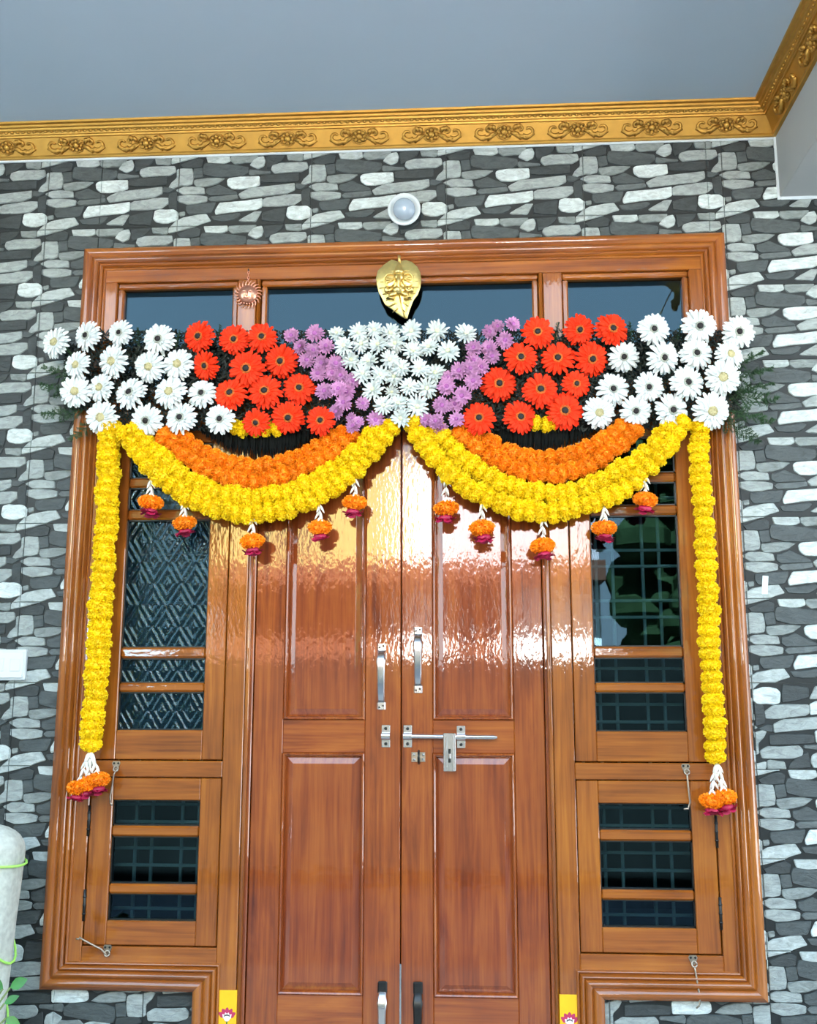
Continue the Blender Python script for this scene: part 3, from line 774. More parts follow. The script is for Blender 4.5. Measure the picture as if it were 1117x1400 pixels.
# ---- window hooks
def hook(eye, tip, foot, lab, plate=True):
    y = FY0
    e = Vector((eye[0], y, eye[1])); t = Vector((tip[0], y - .008, tip[1]))
    h = empty('hook_latch', e, lab, 'hook', 'steel window hooks')
    if plate:
        m = MB(); m.prism([(e.x - .016, e.z + .014), (e.x - .012, e.z + .022), (e.x + .012, e.z + .022), (e.x + .016, e.z + .014), (e.x + .006, e.z - .010), (e.x - .006, e.z - .010)], y - .003, y + .0005); part('plate', m, 'dull_steel', h)
        for dx in (-.008, .008):
            m = MB(); screw(m, e.x + dx, y - .003, e.z + .014, .004); part('screw', m, 'dark_steel', h)
    m = MB(); c = e + Vector((.002, -.010, -.006))
    m.tube([c + Vector((.009 * math.cos(a), .004 * math.sin(a), .009 * math.sin(a))) for a in np.linspace(0, 2 * PI, 15)], .0032, 7); part('eye', m, 'dull_steel', h, smooth=True)
    m = MB(); d = (t - e); n = d.normalized()
    pts = [c + Vector((0, -.002, -.006)), e + d * .2 + Vector((0, -.012, 0)), e + d * .85 + Vector((0, -.010, 0)), t + Vector((foot[0] * .3, -.008, foot[1] * .3 + .004)), t + Vector((foot[0] * .35, -.010, -.002)), t + Vector((foot[0] - .0, -.012, foot[1]))]
    m.tube(pts, [.0034] * 5 + [.003], 8); part('rod', m, 'dull_steel', h, smooth=True)
hook((-1.060, 1.236), (-1.074, 1.112), (.012, -.014), 'steel hook hanging below the upper left window')
hook((1.055, 1.236), (1.064, 1.104), (-.026, -.004), 'steel hook hanging below the upper right window')
hook((-1.058, .582), (-1.155, .628), (-.016, .0), 'steel hook swung up left under the lower left window')
hook((1.050, .578), (1.068, .440), (-.018, -.010), 'steel hook hanging over the sill moulding at lower right')

# ---- painted yellow strips with a lotus at the foot of the centre posts
def lotus(s, xa, xb, ztop, lab):
    xc = (xa + xb) / 2
    r = bx('painted_strip', None, 'yellow_paint', xa, xb, FY0 - .002, FY0 + .004, 0, ztop, .0005)
    tag(r, lab, 'painted strip', 'lotus strips at the door foot')
    for zc in (ztop - .085, ztop - .30):
        y = FY0 - .002
        m = MB()
        for a in (-60, -30, 0, 30, 60):
            ca, sa = math.cos(math.radians(90 - a)), math.sin(math.radians(90 - a)); L = .036
            bxp, bz = xc, zc - .008
            P = [(0, -.004), (.010, L * .55), (.004, L * .9), (0, L), (-.004, L * .9), (-.010, L * .55)]
            rot = [(bxp + u * sa + w * ca, bz - u * ca + w * sa) for u, w in P]
            m.prism(rot, y - .0006 - .0001 * abs(a) / 30, y + .001)
        part('lotus_petals', m, 'pink_paint', r)
        m = MB()
        for a in (-45, -15, 15, 45):
            ca, sa = math.cos(math.radians(90 - a)), math.sin(math.radians(90 - a)); L = .024
            P = [(0, -.006), (.008, L * .5), (0, L), (-.008, L * .5)]
            m.prism([(xc + u * sa + w * ca, zc - .012 - u * ca + w * sa) for u, w in P], y - .0012, y + .001)
        part('lotus_heart', m, 'white_paint', r)
        m = MB(); m.ball((xc, y - .0012, zc - .010), .011, .0012, .010, 12, 6); part('lotus_centre', m, 'white_paint', r, smooth=True)
        bx('lotus_stem', r, 'green_paint', xc - .0025, xc + .0025, y - .0007, y + .001, zc - .08, zc - .018, 0)
lotus(-1, -.643, -.575, .456, 'yellow painted strip with a pink lotus left of the door')
lotus(1, .578, .646, .462, 'yellow painted strip with a pink lotus right of the door')

# ================================================================== THINGS ON THE WALL
# lamp holder
c = at(553, 288, -.03)
lm = empty('wall_lamp', (c.x, -.004, c.z), 'round white lamp with milky bulb above the door frame', 'lamp')
R4 = Matrix.Translation((c.x, -.004, c.z)) @ Matrix.Rotation(PI / 2 + .12, 4, 'X')
m = MB(); m.lathe([(.050, -.004), (.052, .012), (.058, .030), (.066, .046), (.067, .052), (.062, .055), (.052, .046), (.045, .040)], 32, R4); part('holder', m, 'white', lm, smooth=True)
m = MB(); m.lathe([(.030, .03), (.041, .040), (.045, .052), (.042, .066), (.032, .078), (.016, .085), (.004, .0865)], 28, R4); part('bulb', m, 'milky', lm, smooth=True)

# blank switch box
sb = empty('switch_box', (-1.53, 0, 1.559), 'white switch box on the stone wall at the left edge', 'switch box')
bx('back_box', sb, 'white', -1.640, -1.432, -.022, 0, 1.558, 1.676, .004)
bx('cover_plate', sb, 'white', -1.632, -1.440, -.027, -.021, 1.566, 1.668, .003)
for xx in (-1.60, -1.535, -1.470): bx('switch', sb, 'white', xx - .02, xx + .02, -.0295, -.026, 1.592, 1.642, .002)

# strip of tape
tp = at(1045, 800, -.006); m = MB()
m.prism([(tp.x - .012, tp.z - .034), (tp.x + .010, tp.z - .034), (tp.x + .017, tp.z + .034), (tp.x - .004, tp.z + .036)], -.0065, -.0035)
tag(part('tape_strip', m, 'tape'), 'short strip of white tape stuck on the right stone wall', 'tape')

# copper sun
c = at(338, 401, -.03)
sn = empty('sun_ornament', (c.x, FY0, c.z), 'small copper sun face with wavy rays on the mullion', 'ornament')
Rm = Matrix.Translation((c.x, FY0 - .006, c.z)) @ Matrix.Rotation(PI / 2, 4, 'X')
m = MB(); m.lathe([(.040, -.004), (.040, .004), (.036, .010), (.028, .016), (.014, .020), (.003, .021)], 28, Rm); part('face_disc', m, 'copper', sn, smooth=True)
for k in range(22):
    a = 2 * PI * k / 22; m = MB(); pts = []; rs = []
    for t in (0, .3, .6, .85, 1):
        r = .034 + .026 * t; aa = a + .10 * math.sin(t * 4.5)
        pts.append((c.x + r * math.cos(aa), FY0 - .008 - .003 * t, c.z + r * math.sin(aa))); rs.append(.0052 * (1 - t * .8))
    m.tube(pts, rs, 6); part('ray', m, 'copper', sn, smooth=True)
for sx in (-1, 1):
    m = MB(); m.ball((c.x + sx * .013, FY0 - .024, c.z + .009), .009, .005, .006, 10, 6); part('eye', m, 'copper', sn, smooth=True)
m = MB(); m.ball((c.x, FY0 - .026, c.z - .003), .005, .006, .013, 8, 6); part('nose', m, 'copper', sn, smooth=True)
m = MB(); m.tube([(c.x - .013, FY0 - .022, c.z - .017), (c.x, FY0 - .024, c.z - .021), (c.x + .013, FY0 - .022, c.z - .017)], .0035, 6); part('mouth', m, 'copper', sn, smooth=True)
m = MB()
for k in range(4):
    z = c.z + .062 + k * .011
    m.tube([(c.x + .004 * math.cos(a) * (k % 2), FY0 - .006 - .004 * math.cos(a) * (1 - k % 2), z + .007 * math.sin(a)) for a in np.linspace(0, 2 * PI, 9)], .0015, 5)
part('chain', m, 'copper', sn, smooth=True)
m = MB(); m.tube([(c.x, FY0 + .002, c.z + .104), (c.x, FY0 - .014, c.z + .106)], .003, 6); part('nail', m, 'dark_steel', sn)

# brass leaf plaque
c = at(545.5, 388, -.04)
lp = empty('brass_leaf', (c.x, -.02, c.z), 'brass heart-shaped leaf plaque with an embossed seated figure', 'plaque')
px_o = [(515,215),(545,200),(600,195),(660,215),(720,265),(755,330),(765,410),(755,490),(725,570),(680,630),(655,690),(630,760),(610,832),(560,815),(500,775),(440,725),(370,680),(335,610),(300,550),(280,470),(268,400),(290,310),(350,250),(400,215),(440,190),(490,205)]
ring_o = []
for x, z in px_o[::-1]:
    q = at(480 + x / 7.98, 330 + z / 7.98, -.04); ring_o.append((q.x, q.z))
ring_o = ring_o[::-1]
m = MB(); n = len(ring_o); Y = -.034
levels = [(1.0, Y + .012), (1.0, Y + .002), (.97, Y), (.8, Y - .006), (.5, Y - .011), (.2, Y - .013)]
ccx, ccz = c.x + .002, c.z + .01
for k, y in levels:
    m.v += [(ccx + (x - ccx) * k, y + (.002 * (i % 2) if k == .8 else 0), ccz + (z - ccz) * k) for i, (x, z) in enumerate(ring_o)]
for j in range(len(levels) - 1):
    for i in range(n): m.f.append((j * n + i, (j + 1) * n + i, (j + 1) * n + (i + 1) % n, j * n + (i + 1) % n)); m.mi.append(0)
m.f.append(tuple((len(levels) - 1) * n + i for i in range(n))[::-1]); m.mi.append(0); m.f.append(tuple(range(n))); m.mi.append(0)
part('leaf_plate', m, 'brass', lp, autosm=30)
m = MB(); m.tube([(c.x, Y - .002, c.z + .088), (c.x + .001, Y - .006, c.z + .104), (c.x, Y - .004, c.z + .120)], [.006, .0055, .006], 8); part('leaf_stalk', m, 'brass', lp, smooth=True)
for k in range(9):
    for sx in (-1, 1):
        if k > 7: continue
        z0 = c.z + .05 - k * .022; x1 = .086 * math.sin(min(1, (k + 2.2) / 5.2) * PI * .5) * (1 if k < 4 else 1 - (k - 3) * .17)
        m = MB(); m.tube([(c.x + .002 + sx * .03 * x1 / .086, Y - .0135, z0), (c.x + sx * x1 * .92, Y - .0035, z0 + .012 - k * .004)], [.0034, .0022], 5); part('vein', m, 'brass', lp, smooth=True)
m = MB(); m.tube([(c.x + .002, Y - .011, c.z - .05), (c.x + .012, Y - .006, c.z - .10), (c.x + .024, Y - .001, c.z - .146)], [.004, .003, .002], 6); part('vein', m, 'brass', lp, smooth=True)
fy = Y - .019
def bal(name, dx, dz, rx, rz, ry=.008, dy=0): 
    m = MB(); m.ball((c.x + dx, fy - dy, c.z + dz), rx, ry * 1.5, rz, 12, 8); return part(name, m, 'brass', lp, smooth=True)
m = MB(); m.lathe([(.020, 0), (.022, .010), (.017, .022), (.012, .036), (.006, .048), (.002, .054)], 14, Matrix.Translation((c.x, fy + .002, c.z + .034))); part('crown', m, 'brass', lp, smooth=True)
bal('head', 0, .022, .020, .020, .012); 
for sx in (-1, 1):
    er = bal('ear', sx * .036, .010, .024, .028, .0018, -.003)
    m = MB(); m.tube([(c.x + sx * (.036 + .023 * math.cos(a)), fy - .003, c.z + .010 + .027 * math.sin(a)) for a in np.linspace(-2.2, 2.2, 12)], .003, 6); part('ear_rim', m, 'brass', lp, smooth=True)
    for a in (-.7, 0, .7):
        m = MB(); m.tube([(c.x + sx * .020, fy - .004, c.z + .012), (c.x + sx * (.036 + .016 * math.cos(a)), fy - .005, c.z + .010 + .02 * math.sin(a))], [.0028, .0018], 5); part('ear_fold', m, 'brass', lp, smooth=True)
    bal('eye', sx * .009, .024, .0035, .0025, .003, .010)
m = MB(); m.tube([(c.x, fy - .010, c.z + .022), (c.x + .001, fy - .016, c.z + .002), (c.x - .001, fy - .016, c.z - .020), (c.x + .006, fy - .014, c.z - .034), (c.x + .014, fy - .012, c.z - .032)], [.009, .0085, .0065, .005, .004], 9); part('trunk', m, 'brass', lp, smooth=True)
bal('belly', 0, -.032, .026, .020, .012); bal('hand', -.050, -.030, .009, .014); bal('hand', .052, -.032, .009, .012)
m = MB(); m.tube([(c.x - .022, fy, c.z - .018), (c.x - .038, fy - .003, c.z - .036), (c.x - .050, fy, c.z - .030)], .007, 7); part('arm', m, 'brass', lp, smooth=True)
m = MB(); m.tube([(c.x + .022, fy, c.z - .018), (c.x + .038, fy - .003, c.z - .038), (c.x + .052, fy, c.z - .032)], .007, 7); part('arm', m, 'brass', lp, smooth=True)
for sx in (-1, 1):
    m = MB(); m.tube([(c.x + sx * .010, fy - .004, c.z - .044), (c.x + sx * .034, fy - .003, c.z - .052), (c.x + sx * .046, fy - .001, c.z - .064), (c.x + sx * .020, fy - .005, c.z - .068)], [.008, .009, .007, .005], 8); part('folded_leg', m, 'brass', lp, smooth=True)

# ================================================================== FLOWERS: prototypes (local +Z faces out)
def petal(m, a, r0, r1, w, zf, rnd, curl=0.0, tip=.35, mi=0, lift=0.0):
    ca, sa = math.cos(a), math.sin(a); o = len(m.v)
    for t, k in ((0, .45), (.35, .85), (.7, 1.0), (.9, .8), (1.0, tip)):
        r = r0 + (r1 - r0) * t
        for c_ in (-1, 0, 1):
            u = r; vv = c_ * w * k * .5 + curl * t * t * w
            z = zf(r) + (.10 * w if c_ else -.12 * w) + rnd * t + lift
            m.v.append((u * ca - vv * sa, u * sa + vv * ca, z))
    for i in range(4):
        for c_ in range(2):
            b = o + i * 3 + c_; m.f.append((b, b + 3, b + 4, b + 1)); m.mi.append(mi)
def gerbera_petals(seed, R=.067, mat='pet_white'):
    g = random.Random(seed); m = MB()
    nA = g.choice((24, 26, 28))
    for i in range(nA):
        a = 2 * PI * (i + g.uniform(-.25, .25)) / nA
        petal(m, a, .17 * R, R * g.uniform(.90, 1.04), R * .215, lambda r: .10 * R * (r / R) - .22 * R * (r / R) ** 3, g.uniform(-.10, .06) * R, g.uniform(-.5, .5), .38)
    for i in range(nA - 4):
        a = 2 * PI * (i + .5 + g.uniform(-.25, .25)) / (nA - 4)
        petal(m, a, .17 * R, R * g.uniform(.76, .90), R * .20, lambda r: .06 * R + .12 * R * (r / R) - .10 * R * (r / R) ** 3, g.uniform(-.04, .08) * R, g.uniform(-.5, .5), .38)
    for i in range(20):
        a = 2 * PI * (i + g.uniform(-.3, .3)) / 20
        petal(m, a, .15 * R, R * g.uniform(.40, .52), R * .11, lambda r: .10 * R + .12 * R * (r / R), g.uniform(-.02, .06) * R, 0, .3)
    return m.mesh('ray_petals', mat, True)
R0 = .067
def disc_mesh(name, r, h, mat, n=22, z0=.09, bumps=0):
    m = MB(); R = R0
    m.lathe([(r * R, z0 * R), (r * R * .97, (z0 + h * .5) * R), (r * R * .7, (z0 + h * .9) * R), (r * R * .3, (z0 + h) * R), (.005 * R, (z0 + h) * R)], n)
    g = random.Random(3)
    for k in range(bumps):
        a = g.uniform(0, 2 * PI); q = r * R * math.sqrt(g.uniform(.1, 1)); m.ball((q * math.cos(a), q * math.sin(a), (z0 + h * .8) * R), .028 * R, .028 * R, .05 * R, 5, 3)
    return m.mesh(name, mat, True)
def stem_mesh(L=.05, r=.003):
    m = MB(); m.tube([(0, 0, -L), (0.002, 0, -L * .5), (0, 0, .004)], r, 6); return m.mesh('flower_stem', 'stem', True)
GP = {'w': [gerbera_petals(s, mat='pet_white') for s in (1, 2, 3, 4)], 'r': [gerbera_petals(s, mat='pet_red') for s in (11, 12, 13, 14)]}
GD = {'fuzz_w': disc_mesh('disc', .27, .10, 'fuzz_grey', bumps=60), 'fuzz_r': disc_mesh('disc', .28, .10, 'fuzz_orange', bumps=60),
      'eye': disc_mesh('eye', .185, .14, 'eye_dark', 16, .12), 'tan': disc_mesh('disc', .25, .12, 'eye_tan', bumps=70)}
STEM = stem_mesh()
def mum_petals(seed, R, mat, n=(20, 17, 13, 9), heart=True):
    g = random.Random(seed); m = MB()
    for li, cnt in enumerate(n):
        rr = R * (1 - .17 * li); up = .18 + .30 * li
        for i in range(cnt):
            a = 2 * PI * (i + g.uniform(-.3, .3) + .5 * li) / cnt
            petal(m, a, .06 * R, rr * g.uniform(.84, 1.06), R * .20, lambda r: up * r * (1 - .25 * r / R) + .05 * R * li, g.uniform(-.06, .12) * R, g.uniform(-.4, .4), .22)
    return m.mesh('petals', mat, True)
RW, RP = .044, .037
MP = {'w': [mum_petals(s, RW, 'mum_white', (16, 13, 9, 5)) for s in (21, 22, 23, 24)], 'p': [mum_petals(s, RP, 'mum_purple', (22, 19, 15, 11)) for s in (31, 32, 33, 34)]}
def heart(r, z, mat):
    m = MB(); m.ball((0, 0, z), r, r, r * .6, 10, 6); return m.mesh('heart', mat, True)
MH = {'w': heart(.0085, .016, 'mum_white_c'), 'p': heart(.009, .014, 'mum_purple_c')}
def marigold(seed, R, H, mat):
    """ruffled pompom, string axis = local Z"""
    g = random.Random(seed); m = MB()
    m.ball((0, 0, 0), R * .86, R * .86, H * .84, 12, 8)
    N = 150
    for i in range(N):
        zz = 1 - 2 * (i + .5) / N; ph = i * 2.399963 + g.uniform(-.2, .2)
        rr = math.sqrt(max(0, 1 - zz * zz)); d = Vector((rr * math.cos(ph), rr * math.sin(ph), zz))
        p = Vector((d.x * R, d.y * R, d.z * H)); nrm = Vector((d.x / R, d.y / R, d.z / H)).normalized()
        t = nrm.orthogonal().normalized(); t = Quaternion(nrm, g.uniform(0, 2 * PI)) @ t; b = nrm.cross(t)
        k = g.uniform(.86, 1.06); w = R * .26
        c0 = p * .74; o = len(m.v)
        m.v.append(tuple(c0))
        for j, q in enumerate((-1, -.5, 0, .5, 1)):
            e = p * k + t * w * q + b * (w * .35 * (1 if j % 2 else -1) * g.uniform(.5, 1.1)) + nrm * (R * .06 * (1 if j % 2 else -.4))
            m.v.append(tuple(e))
        for j in range(4): m.f.append((o, o + 1 + j, o + 2 + j)); m.mi.append(0)
    return m.mesh('marigold', mat, False)
MG = {'y': [marigold(s, .042, .030, 'mar_yellow') for s in (41, 42, 43)], 'o': [marigold(s, .040, .029, 'mar_orange') for s in (51, 52, 53)],
      'p': [marigold(s, .046, .030, 'mar_orange') for s in (61, 62)]}
def facing(n, spin):
    q = Vector((0, 0, 1)).rotation_difference(Vector(n).normalized()); return (q @ Quaternion((0, 0, 1), spin))
def face_dir(px):
    return Vector(((px - 558) / 558 * .22 + random.uniform(-.22, .22), -1, random.uniform(-.32, .18)))
def put(o, pos, q, sc=1.0):
    o.rotation_mode = 'QUATERNION'; o.location = pos; o.rotation_quaternion = q; o.scale = (sc, sc, sc)
def child(name, me, parent):
    o = bpy.data.objects.new(name, me); link(o, parent); return o

FY = -.105        # depth of the flower heads
def gerbera(px, py, kind, eye, label, group, R=1.0, y=None):
    yy = FY + random.uniform(-.022, .014) if y is None else y
    e = empty('gerbera', (0, 0, 0), label, 'gerbera', group)
    put(e, at(px, py, yy), facing(face_dir(px), random.uniform(0, 6.28)), R)
    child('ray_petals', random.choice(GP[kind]), e)
    if eye == 'l': child('disc', GD['tan'], e)
    else:
        dk = child('disc', GD['fuzz_w' if kind == 'w' else 'fuzz_r'], e); child('eye', GD['eye'], dk)
    child('flower_stem', STEM, e)
    return e
def rows_of(lst, where, kindname, group, kind):
    rown = ['top', 'second', 'third', 'bottom'] if len(lst) == 4 else ['top', 'second', 'third', 'fourth', 'bottom']
    for r, row in enumerate(lst):
        for k, it in enumerate(row):
            px, py, ey = it[:3]; sc = it[3] if len(it) > 3 else 1.0
            look = {'w': {'d': 'dark-eyed white gerbera', 'l': 'tan-eyed white gerbera'}, 'r': {'d': 'orange-red gerbera'}}[kind][ey]
            gerbera(px, py, kind, ey, '%s, %s from left in %s row of %s' % (look, ORD[k + 1], rown[r], where), group, sc)
rows_of([[(75.5,468,'l',.98),(119,459,'d',.96),(164,455,'d',.84),(217,464,'d',1.02)],
         [(105,499,'l',.9),(154,494,'l',1.02),(204,501,'l',.96),(243,498,'l',1.0)],
         [(103,535,'l',1.0),(137,530,'l',.92),(178,537,'d',1.05),(232,536,'l',1.04),(276,538,'d',.94)],
         [(138.5,571,'l',1.05),(200,575,'d',1.0),(247,571,'d',1.0),(301,573,'d',.94)]], 'the left white cluster', 'gerbera', 'white gerberas of the left cluster', 'w')
rows_of([[(894,450,'d',.94),(956,446,'d',1.05),(1010,454,'d',1.0)],
         [(853,488,'d',.92),(907,489,'d',1.0),(952,483,'d',.98),(998,485,'l',.92)],
         [(838,532,'d',.96),(887,529,'d',.88),(940,523,'d',1.02),(988,516,'l',1.08)],
         [(819,564,'l',.96),(869,562,'d',.94),(919,561,'d',1.05),(973,562,'l',1.1)]], 'the right white cluster', 'gerbera', 'white gerberas of the right cluster', 'w')
rows_of([[(272,460,'d',1.0),(320,464,'d',.94),(358,461,'d',.98)], [(281,500,'d',.92),(337,504,'d',1.12),(384,494,'d',1.05)],
         [(315,538,'d',1.05),(362,535,'d',1.08),(409,531,'d',1.0)], [(350,578,'d',.86),(394,571,'d',1.0),(438,575,'d',.9)]], 'the left red cluster', 'gerbera', 'orange-red gerberas of the left cluster', 'r')
rows_of([[(735,454,'d',.98),(792,451,'d',.95),(837,450,'d',1.05)], [(712,489,'d',1.02),(763,490,'d',1.05),(809,491,'d',1.05)],
         [(682,525,'d',1.08),(739,533,'d',1.08),(788,525,'d',.84)], [(655,572,'d',1.0),(711,570,'d',1.02),(772,562,'d',1.12)]], 'the right red cluster', 'gerbera', 'orange-red gerberas of the right cluster', 'r')

def mum(px, py, kind, label, group, sc=1.0):
    e = empty('chrysanthemum', (0, 0, 0), label, 'chrysanthemum', group)
    n = face_dir(px); n.x *= 1.4; n.z += .05
    put(e, at(px, py, FY + random.uniform(-.028, .012)), facing(n, random.uniform(0, 6.28)), sc)
    child('petals', random.choice(MP[kind]), e); child('heart', MH[kind], e); child('flower_stem', STEM, e)
K = 1 / 2.598
wm = [[(338,355,.8),(415,352),(472,342,.85),(528,352),(606,345,1.1),(697,347,1.1),(797,358,1.1)],
      [(366,400),(425,392),(488,396),(548,388),(608,418,1.05),(667,405),(735,420,1.15)],
      [(388,450),(455,455),(525,447),(565,478),(632,478),(690,497,1.05)],
      [(430,497),(492,500),(540,510),(470,556,1.1),(595,545),(660,548,1.05)],
      [(535,562,.7),(505,612),(560,605),(625,612,1.1),(567,655)]]
rn = ['top', 'second', 'third', 'fourth', 'lowest']
for r, row in enumerate(wm):
    for k, it in enumerate(sorted(row)):
        mum(330 + it[0] * K, 320 + it[1] * K, 'w', 'white chrysanthemum, %s from left in %s row of the middle triangle' % (ORD[k + 1], rn[r]), 'white chrysanthemums of the middle triangle', it[2] if len(it) > 2 else .97)
pl = [(178,362,.95),(262,355,1.1),(212,402),(300,400),(255,416),(232,450),(288,457),(335,462,1.1),(272,495),(325,492),(352,503),(398,522),(295,560,1.1),(345,552),(378,562,1.1),(365,600,1.05),(430,603,.85),(340,632),(478,660,1.05),(398,684,.9),(392,655,.7),(416,668,.7)]
pr = [(880,347,.9),(910,328,.8),(962,322,.95),(937,378,1.05),(825,405),(880,405),(890,435),(822,452),(775,487,1.1),(812,478),(825,522,1.1),(728,543,1.1),(785,575,1.1),(710,610,1.1),(760,605),(765,660,.95),(692,668),(655,660,.95),(708,692,.95),(850,472),(735,510,.8)]
for lst, side in ((pl, 'left'), (pr, 'right')):
    for k, it in enumerate(sorted(lst, key=lambda q: q[1])):
        mum(330 + it[0] * K, 320 + it[1] * K, 'p', 'purple chrysanthemum, %s from top in the band %s of the triangle' % (ORD[k + 1], side), 'purple chrysanthemums of the %s band' % side, (it[2] if len(it) > 2 else 1.0) * .95)

# ================================================================== GARLANDS
def resample(pts, step):
    P = [Vector(p) for p in pts]
    # Catmull-Rom
    dense = []
    for i in range(len(P) - 1):
        a, b, c_, d = P[max(i - 1, 0)], P[i], P[i + 1], P[min(i + 2, len(P) - 1)]
        for k in range(16):
            t = k / 16
            dense.append(.5 * ((2 * b) + (c_ - a) * t + (2 * a - 5 * b + 4 * c_ - d) * t * t + (3 * b - a - 3 * c_ + d) * t ** 3))
    dense.append(P[-1])
    L = [0]
    for a, b in zip(dense, dense[1:]): L.append(L[-1] + (b - a).length)
    n = max(2, round(L[-1] / step)); out = []
    for k in range(n + 1):
        s = L[-1] * k / n; j = min(max(1, next((i for i, q in enumerate(L) if q >= s - 1e-9), len(L) - 1)), len(L) - 1)
        t = (s - L[j - 1]) / max(1e-9, L[j] - L[j - 1]); out.append(dense[j - 1].lerp(dense[j], t))
    return out
def garland(pxs, y, kind, step, label, group, sc=1.0, jit=.006):
    W = resample([at(px, py, y) for px, py in pxs], step)
    g = empty('marigold_garland', W[0], label, 'garland', group)
    m = MB(); m.tube(W, .0025, 5); part('thread', m, 'stem', g, smooth=True)
    for i, p in enumerate(W):
        d = W[min(i + 1, len(W) - 1)] - W[max(i - 1, 0)]
        d = d.normalized() + Vector([random.uniform(-.25, .25) for _ in range(3)])
        o = child('marigold', random.choice(MG[kind]), g)
        s = sc * random.uniform(.93, 1.07)
        put(o, p - W[0] + Vector((random.uniform(-jit, jit), random.uniform(-jit, jit), random.uniform(-jit, jit))), facing(d, random.uniform(0, 6.28)), s)
    return g
k2 = 1 / 2.3766
L_ = lambda pts: [(90 + x * k2, 560 + y * k2) for x, y in pts]
R_ = lambda pts: [(540 + x * k2, 560 + y * k2) for x, y in pts]
GG = 'marigold garlands of the %s swag'
garland(L_([(345,72),(430,128),(520,172),(610,186),(710,170),(810,128),(900,75)]), -.070, 'o', .038, 'inner orange marigold strand of the left swag', GG % 'left', .95)
garland(L_([(325,85),(410,162),(505,215),(610,236),(715,217),(820,168),(925,85)]), -.078, 'o', .038, 'outer orange marigold strand of the left swag', GG % 'left', .97)
garland(L_([(215,70),(285,130),(365,200),(470,262),(610,290),(730,268),(840,218),(935,150),(1020,70)]), -.086, 'y', .040, 'inner yellow marigold strand of the left swag', GG % 'left', 1.0)
garland(L_([(195,75),(235,130),(305,215),(420,292),(540,332),(640,335),(750,308),(865,252),(965,165),(1050,60)]), -.090, 'y', .041, 'outer yellow marigold strand of the left swag', GG % 'left', 1.03)
garland(R_([(215,62),(300,105),(390,150),(480,162),(580,146),(680,98),(765,50)]), -.070, 'o', .038, 'inner orange marigold strand of the right swag', GG % 'right', .95)
garland(R_([(200,75),(290,140),(385,192),(490,210),(595,192),(690,142),(780,60)]), -.078, 'o', .038, 'outer orange marigold strand of the right swag', GG % 'right', .97)
garland(R_([(130,65),(200,140),(280,205),(385,256),(500,274),(620,252),(730,200),(825,135),(890,65)]), -.086, 'y', .040, 'inner yellow marigold strand of the right swag', GG % 'right', .97)
garland(R_([(62,50),(105,115),(170,195),(260,265),(375,318),(495,335),(605,312),(715,270),(815,190),(875,125),(930,45)]), -.090, 'y', .041, 'outer yellow marigold strand of the right swag', GG % 'right', 1.02)
garland([(320, 585), (350, 588), (378, 586)], -.068, 'y', .044, 'short yellow strand peeping under the left red gerberas', GG % 'left', .78)
garland([(734, 577), (746, 579), (757, 577)], -.068, 'y', .044, 'short yellow strand peeping under the right red gerberas', GG % 'right', .78)
garland([(150,585),(148,646),(146,713),(141.5,771),(137.6,829),(134,896),(131,938),(127.5,981),(125,1017)], -.080, 'y', .037, 'yellow marigold garland hanging straight down at the left', 'hanging marigold garlands', 1.05, .004)
garland([(955,585),(957.7,646),(963,718),(967,802),(970,870),(973,927),(976,978),(979,1034)], -.080, 'y', .041, 'yellow marigold garland hanging straight down at the right', 'hanging marigold garlands', .93, .003)

# tassels
def bud_mesh():
    m = MB(); m.lathe([(.0008, -.030), (.0032, -.022), (.0052, -.008), (.0040, .002), (.0020, .008)], 7); return m.mesh('tuberose_bud', 'bud', True)
BUD = bud_mesh()
def rose_mesh(seed):
    g = random.Random(seed); m = MB()
    for i in range(16):
        a = 2 * PI * i / 16 + g.uniform(-.2, .2); r = g.uniform(.016, .034); z = -.010 + (.034 - r) * -.5
        o = len(m.v); ca, sa = math.cos(a), math.sin(a); w = .014
        for t, rr, zz in ((0, .004, .0), (.5, r * .7, z), (1, r, z + g.uniform(-.008, .010))):
            for q in (-1, 0, 1):
                u = rr; v = q * w * (.4 + .6 * t); m.v.append((u * ca - v * sa, u * sa + v * ca, zz - (.004 if q == 0 else 0)))
        for i2 in range(2):
            for q in range(2):
                b = o + i2 * 3 + q; m.f.append((b, b + 3, b + 4, b + 1)); m.mi.append(0)
    m.ball((0, 0, -.008), .022, .022, .012, 10, 6)
    return m.mesh('rose', 'rose', True)
ROSE = [rose_mesh(s) for s in (1, 2, 3)]
def strand(parent, base, top, bot, nb):
    m = MB(); m.tube([top - base, bot - base], .0018, 5)
    t = bpy.data.objects.new('thread', m.mesh('thread', 'bud', True)); link(t, parent)
    for k in range(nb):
        p = top.lerp(bot, (k + .5) / nb)
        for j in range(3):
            a = k * 1.1 + j * 2.1
            o = child('tuberose_bud', BUD, parent)
            d = Vector((math.cos(a) * .55, math.sin(a) * .45, 1))
            put(o, p - base + Vector((math.cos(a) * .004, math.sin(a) * .004, 0)), facing(-d if False else Vector((-d.x, -d.y, 1)), 0), 1.0)
def pompom(parent, base, p, sc=1.0, tiltv=(0, 0, 1)):
    o = child('marigold', random.choice(MG['p']), parent); put(o, p - base, facing(tiltv, random.uniform(0, 6)), sc)
    o = child('rose', random.choice(ROSE), parent); put(o, p - base + Vector((random.uniform(-.006, .006), -.004, -.026 * sc)), facing(tiltv, random.uniform(0, 6)), sc * 1.22)
